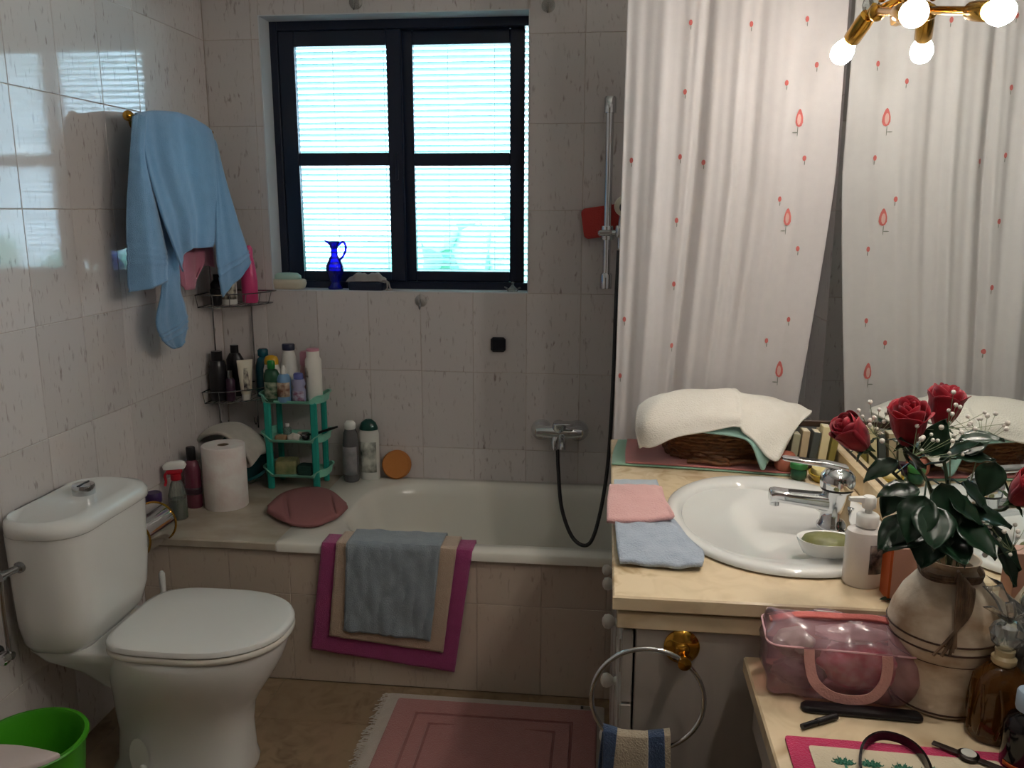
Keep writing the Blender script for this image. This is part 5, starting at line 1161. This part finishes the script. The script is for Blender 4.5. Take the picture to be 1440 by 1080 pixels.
# bottles at the right edge
am = thing('oil_bottle', 'amber glass oil bottle with clear crystal stopper in front of the vase', 'bottle', (2.028, -1.955, DZ))
AMB = mat('amber_glass', '6b4216', .08, trans=.55, ior=1.45)
b = MB(); b.rings([sell(0, 0, z_, a_, a_*.8, 2.6, 40) for z_, a_ in ((0, .030), (.004, .034), (.03, .037), (.075, .036), (.095, .032), (.108, .020), (.114, .013))]); b.build('body', AMB, am, angle=50)
b = MB()
for k in range(10):
    a = 2*pi*k/10; b.tube(catmull([(.0375*cos(a), .030*sin(a), .012), (.0390*cos(a+.12), .0315*sin(a+.12), .05), (.036*cos(a-.05), .029*sin(a-.05), .088)], 10), .0022, 6)
b.build('ribbing', AMB, am)
b = MB(); b.lathe([(.013, .112), (.016, .116), (.016, .122), (.012, .126), (.013, .134)], n=20); b.build('neck_ring', mat('gold_cream', 'c4b18a', .3), am)
b = MB(); b.lathe([(.009, .134), (.020, .146), (.023, .158), (.018, .170), (.010, .176)], n=10); b.build('stopper', CRY, am, smooth=False)
b = MB()
for dx, dz, an in ((-.022, .192, .5), (.022, .190, -.5), (.0, .200, 0)):
    b.net([[(0, 0, .172), (.001, -.004, .174), (.002, 0, .172)], [(dx*.6-.006, -.006, .186), (dx*.6, -.010, .19), (dx*.6+.006, -.004, .186)], [(dx*1.3-.009, -.002, dz+.004), (dx*1.2, -.006, dz+.008), (dx*1.3+.009, .004, dz-.002)]], 8, 8)
b.build('bow', MATS['cellophane'], am, solid=.0006)
dk = thing('dark_bottle', 'black medicine bottle with light blue cap at the right edge of the dressing table', 'bottle', (2.034, -2.022, DZ))
b = MB(); b.lathe([(0, 0), (.024, 0), (.027, .004), (.027, .062), (.022, .074), (.013, .080), (.013, .086)], n=28); b.build('body', mat('dark_glass', '120e10', .12), dk, angle=45)
b = MB(); b.lathe([(0, .085), (.0155, .085), (.0165, .088), (.0165, .109), (.0150, .112), (0, .112)], n=28); b.build('cap', mat('pale_blue_cap', '9fb4c8', .35), dk, angle=45)
b = MB(); b.grid(lambda u, v: Vector((.0275*cos(radians(-170+150*u)), .0275*sin(radians(-170+150*u)), .008+.006*v)), 16, 3); b.build('label_edge', mat('orange_card', ''), dk, solid=.0005)

# clear pink toiletry bag
bgx, bgy = 1.840, -1.850
bg_ = thing('toiletry_bag', 'see-through pink toiletry bag with pink zip and handles on the dressing table', 'bag', (bgx, bgy, DZ), radians(-4))
PVC = clear_mat('pink_pvc', 'f6d6dd', .02, .28, 'eebcc7', .22)
def bagring(z, hx, hy, dy=0): return [Vector((p.x, p.y + dy, z)) for p in rrect(hx, hy, .018, 5, m=14)]
b = MB(); b.rings([bagring(.0015, .098, .040), bagring(.006, .106, .047), bagring(.025, .111, .051), bagring(.045, .113, .053), bagring(.065, .113, .0535), bagring(.080, .112, .053), bagring(.088, .112, .052), bagring(.096, .109, .046, .002), bagring(.103, .105, .038, .004), bagring(.108, .100, .030, .006), bagring(.111, .096, .018, .008), bagring(.113, .090, .006, .010)])
b.v = [v + Vector((.003*sin(v.z*140+v.y*60), .0035*sin(v.x*70+v.z*90)+.002*sin(v.x*150-v.z*60), (.003*sin(v.x*60+v.y*50)+.0018*sin(v.x*130+v.y*90))*(1 if v.z > .05 else 0))) for v in b.v]
b.build('shell', PVC, bg_, angle=70)
PSTR = cloth_mat('salmon_strap', 'e3aea6', .1, 'd9a098', 300, .5); ZIP = cloth_mat('salmon_zip', 'd9766f', .05)
b = MB(); b.net([[(-.100, .012+.004*sin(x*9), .113) if False else (x, -.004 + .004*sin(x*40), (.1155) - .15*abs(x)**2*2 - (.012 if abs(x) > .095 else 0)) for x in (-.104, -.06, 0, .06, .104)], [(x, .010 + .004*sin(x*40), .1175 - .15*abs(x)**2*2 - (.012 if abs(x) > .095 else 0)) for x in (-.104, -.06, 0, .06, .104)]], 24, 6); b.build('zip', ZIP, bg_, solid=.003)
b = MB(); b.net([[(-.034, .020, .1145), (-.010, .020, .1145), (.004, .020, .1145)], [(-.034, .040, .106), (-.010, .040, .106), (.004, .040, .106)]], 6, 5); b.build('white_tab', WHITEP, bg_, solid=.0012)
b = MB(); b.tube([(p.x, p.y, p.z) for p in bagring(.088, .1125, .0525)], .0016, 6, closed=True); b.build('piping', mat('pink_piping', 'd9a9ae', .5), bg_)
def strap(path, w=.0075, t=.0016):
    b = MB(); pts = catmull(path, 40); rr = []
    for i, p in enumerate(pts):
        tg = (pts[min(i+1, 39)] - pts[max(i-1, 0)]).normalized(); n = Vector((0, -1, 0)); sd = tg.cross(n).normalized(); n = sd.cross(tg)
        rr.append([p + sd*w*a + n*t*c for a, c in ((-1, -.5), (1, -.5), (1, .5), (-1, .5))])
    b.rings(rr); return b.build('handle', PSTR, bg_, smooth=True)
strap([(-.054, -.0555, .088), (-.052, -.058, .066), (-.044, -.061, .040), (-.022, -.063, .022), (.008, -.063, .017), (.036, -.063, .024), (.052, -.061, .046), (.056, -.058, .070), (.055, -.0555, .088)])
# what the bag holds
def blob(name, label, cat, c, s_, m, seed):
    R2 = random.Random(seed); b = MB(); b.ball((0, 0, 0), 1, 36, 24)
    b.v = [Vector((v.x*s_[0], v.y*s_[1], v.z*s_[2]))*(1 + .09*sin(v.x*5+seed)*sin(v.z*6+seed*2) + .05*sin(v.y*8+seed) + .05*sin(v.x*13+v.z*9+seed)*sin(v.y*11+v.x*4)) for v in b.v]
    Mz = Matrix.Rotation(radians(-4), 3, 'Z')
    o = b.build(name, m, None, loc=tuple(Vector((bgx, bgy, DZ)) + Mz @ Vector(c))); return tag(o, label, cat)
blob('cloth_pouch', 'crimson flowered cloth pouch inside the see-through pink bag', 'pouch', (.030, -.006, .046), (.058, .036, .038), mat('crimson_print', 'c9285a', .8, noise=(45, (1, 1, 1), 1.0), col2='f0b4c6'), 1)
blob('cloth_pouch', 'dark grey pouch at the bottom left inside the see-through pink bag', 'pouch', (-.058, -.012, .026), (.040, .030, .020), cloth_mat('dark_print_cloth', '5a535c', 0), 2)
blob('cream_pot', 'sage green pot at the upper left inside the see-through pink bag', 'pot', (-.066, .006, .066), (.030, .028, .020), mat('sage', '9cc4ab', .4), 3)
blob('folded_cloth', 'grey folded cloth lying on top inside the see-through pink bag', 'cloth', (.016, .004, .089), (.055, .026, .010), cloth_mat('grey_cloth', 'bdb8b8', 0), 4)

# black pen case and eyeliner in front of the bag
pc = MB(); pc.rings([rrect(.085, .012, .010, 5, 0, 0, zz) if zz in (.003, .006) else rrect(.082, .010, .009, 5, 0, 0, zz) for zz in (.0008, .003, .006, .009)])
o = pc.build('pen_case', mat('black_case', '141114', .4), None, loc=(1.857, -1.922, DZ), angle=50); o.rotation_euler = (0, 0, radians(-3)); tag(o, 'flat black pen case along the front of the pink bag', 'case')
pn = thing('eyeliner_pencil', 'black eyeliner pencil pointing out from under the black pen case', 'pencil', (1.790, -1.955, DZ+.0055), rot=(0, 0, radians(30)))
b = MB(); b.tube([(-.032, 0, 0), (-.005, 0, 0)], .0042, 10); b.build('cap', BLACKP, pn)
b = MB(); b.tube([(-.005, 0, 0), (.032, .0, 0)], .0050, 10); b.build('barrel', mat('black_case', ''), pn)

# embroidered mat, hair band, watch
em = thing('embroidered_mat', 'pink bordered mat with cream centre and embroidered palm trees on the dressing table', 'mat', (1.880, -2.15, DZ), radians(-1.5))
b = MB(); b.rings([rrect(.150, .155, .006, 4, 0, 0, zz) for zz in (.0008, .0036)]); b.build('border', cloth_mat('raspberry_terry', 'c23a63', .0, 'b03057', 300, .8), em, smooth=False)
b = MB(); b.rings([rrect(.122, .138, .004, 4, .0, -.004, zz) for zz in (.0037, .0052)]); b.build('centre', cloth_mat('cream_linen', 'd8cbb0', .0), em, smooth=False)
PG = cloth_mat('palm_thread', '2f6b55', 0); PB = cloth_mat('water_thread', '7b9fb5', 0)
for x, y in ((-.083, .098), (-.048, .098), (-.008, .095), (.028, .094)):
    for k in range(6):
        a = pi*(.05+.18*k); b = MB(); leaf_mesh(b, (x, y, .0056), (cos(a), sin(a)*.7 + .1, 0), (0, 0, 1), .016, .0032, 0); b.build('palm_frond', PG, em, solid=.0006)
    b = MB(); b.box((x+.001, y-.011, .0058), (.003, .022, .0008)); b.build('palm_trunk', PG, em, smooth=False)
    b = MB(); b.box((x+.002, y-.017, .0056), (.022, .004, .0008)); b.build('water_line', PB, em, smooth=False)
hbd = thing('hair_band', 'black glossy hair band lying on the embroidered mat', 'hair band', (1.870, -2.020, DZ+.0055), radians(-15))
b = MB()
arc = catmull([(-.038, -.10, .007), (-.042, -.05, .007), (-.036, -.005, .007), (-.018, .024, .007), (.004, .030, .007), (.026, .018, .007), (.040, -.012, .007), (.044, -.055, .007), (.038, -.10, .007)], 40)
rr = []
for i, p in enumerate(arc):
    tg = (arc[min(i+1, 39)] - arc[max(i-1, 0)]).normalized(); n = Vector((-tg.y, tg.x, 0))
    rr.append([p + n*.0018*a + Vector((0, 0, .0062*c)) for a, c in ((-1, -1), (1, -1), (1, 1), (-1, 1))])
b.rings(rr); b.build('band', mat('gloss_black', '0c0b0d', .12), hbd)
wt_ = thing('wrist_watch', 'small dark wrist watch with pale dial at the right of the embroidered mat', 'watch', (1.968, -2.018, DZ+.0055), radians(-35))
b = MB(); b.lathe([(0, .0), (.012, 0), (.0135, .002), (.0135, .006), (.011, .0075), (0, .0075)], n=24); b.build('case', mat('dark_metal', '2a2522', .3, .8), wt_)
b = MB(); b.lathe([(0, .0076), (.0095, .0076), (.0095, .0082), (0, .0084)], n=24); b.build('dial', mat('pale_dial', 'cfd0c8', .2), wt_)
for s_ in (-1, 1):
    b = MB(); b.box((s_*.028, 0, .003), (.034, .010, .003), .001); b.build('strap', mat('dark_leather', '2b1f1a', .5), wt_, smooth=False)

# ================================================================== bath rug
rx0, rx1, ry0, ry1 = .822, 1.497, -1.62, -.742
ru = thing('bath_rug', 'pink bath rug with raised rectangles and white fringed border on the floor', 'rug', ((rx0+rx1)/2, (ry0+ry1)/2, 0))
hx, hy = (rx1-rx0)/2, (ry1-ry0)/2
b = MB(); b.rings([rrect(hx, hy, .01, 4, 0, 0, zz) for zz in (.001, .007)]); b.build('border', cloth_mat('rug_white', 'b9b0a5', 0, 'a59b90', 300, 1), ru, smooth=False)
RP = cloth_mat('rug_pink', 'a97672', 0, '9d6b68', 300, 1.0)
def frame_(i0, i1, z, nm):
    b = MB()
    b.rings([rrect(hx-i0, hy-i0, .006, 4, .008, -.004, .0071), rrect(hx-i0-.002, hy-i0-.002, .006, 4, .008, -.004, z), rrect(hx-i1+.002, hy-i1+.002, .004, 4, .008, -.004, z), rrect(hx-i1, hy-i1, .004, 4, .008, -.004, .0071)], False, False); b.build(nm, RP, ru, smooth=False)
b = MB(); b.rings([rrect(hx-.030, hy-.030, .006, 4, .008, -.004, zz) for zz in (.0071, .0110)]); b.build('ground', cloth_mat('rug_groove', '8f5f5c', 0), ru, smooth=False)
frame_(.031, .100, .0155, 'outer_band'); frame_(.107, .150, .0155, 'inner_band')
b = MB(); b.rings([rrect(hx-.157, hy-.157, .006, 4, .008, -.004, .0071), rrect(hx-.158, hy-.158, .006, 4, .008, -.004, .0158), rrect(.01, .3, .004, 4, .008, -.004, .0160)]); b.build('centre_panel', RP, ru, smooth=False)
b = MB(); R_ = random.Random(5)
for k in range(150):
    y = -hy + 2*hy*(k+.5)/150; L_ = R_.uniform(.012, .030)
    b.tube([(-hx+.004, y, .005), (-hx-L_*.5, y+R_.uniform(-.004, .004), .006), (-hx-L_, y+R_.uniform(-.008, .008), .002)], .0017, 5)
b.build('fringe', cloth_mat('fringe_white', 'c4bbb0', 0), ru, kind='stuff')
b = MB(); b.box((hx-.055, hy-.013, .0076), (.034, .016, .001)); lb_ = b.build('care_label', mat('care_label', '8e877c', .7), ru, smooth=False)
b = MB(); b.box((hx-.068, hy-.013, .0084), (.008, .014, .0006)); b.build('print', BLACKP, lb_, smooth=False)
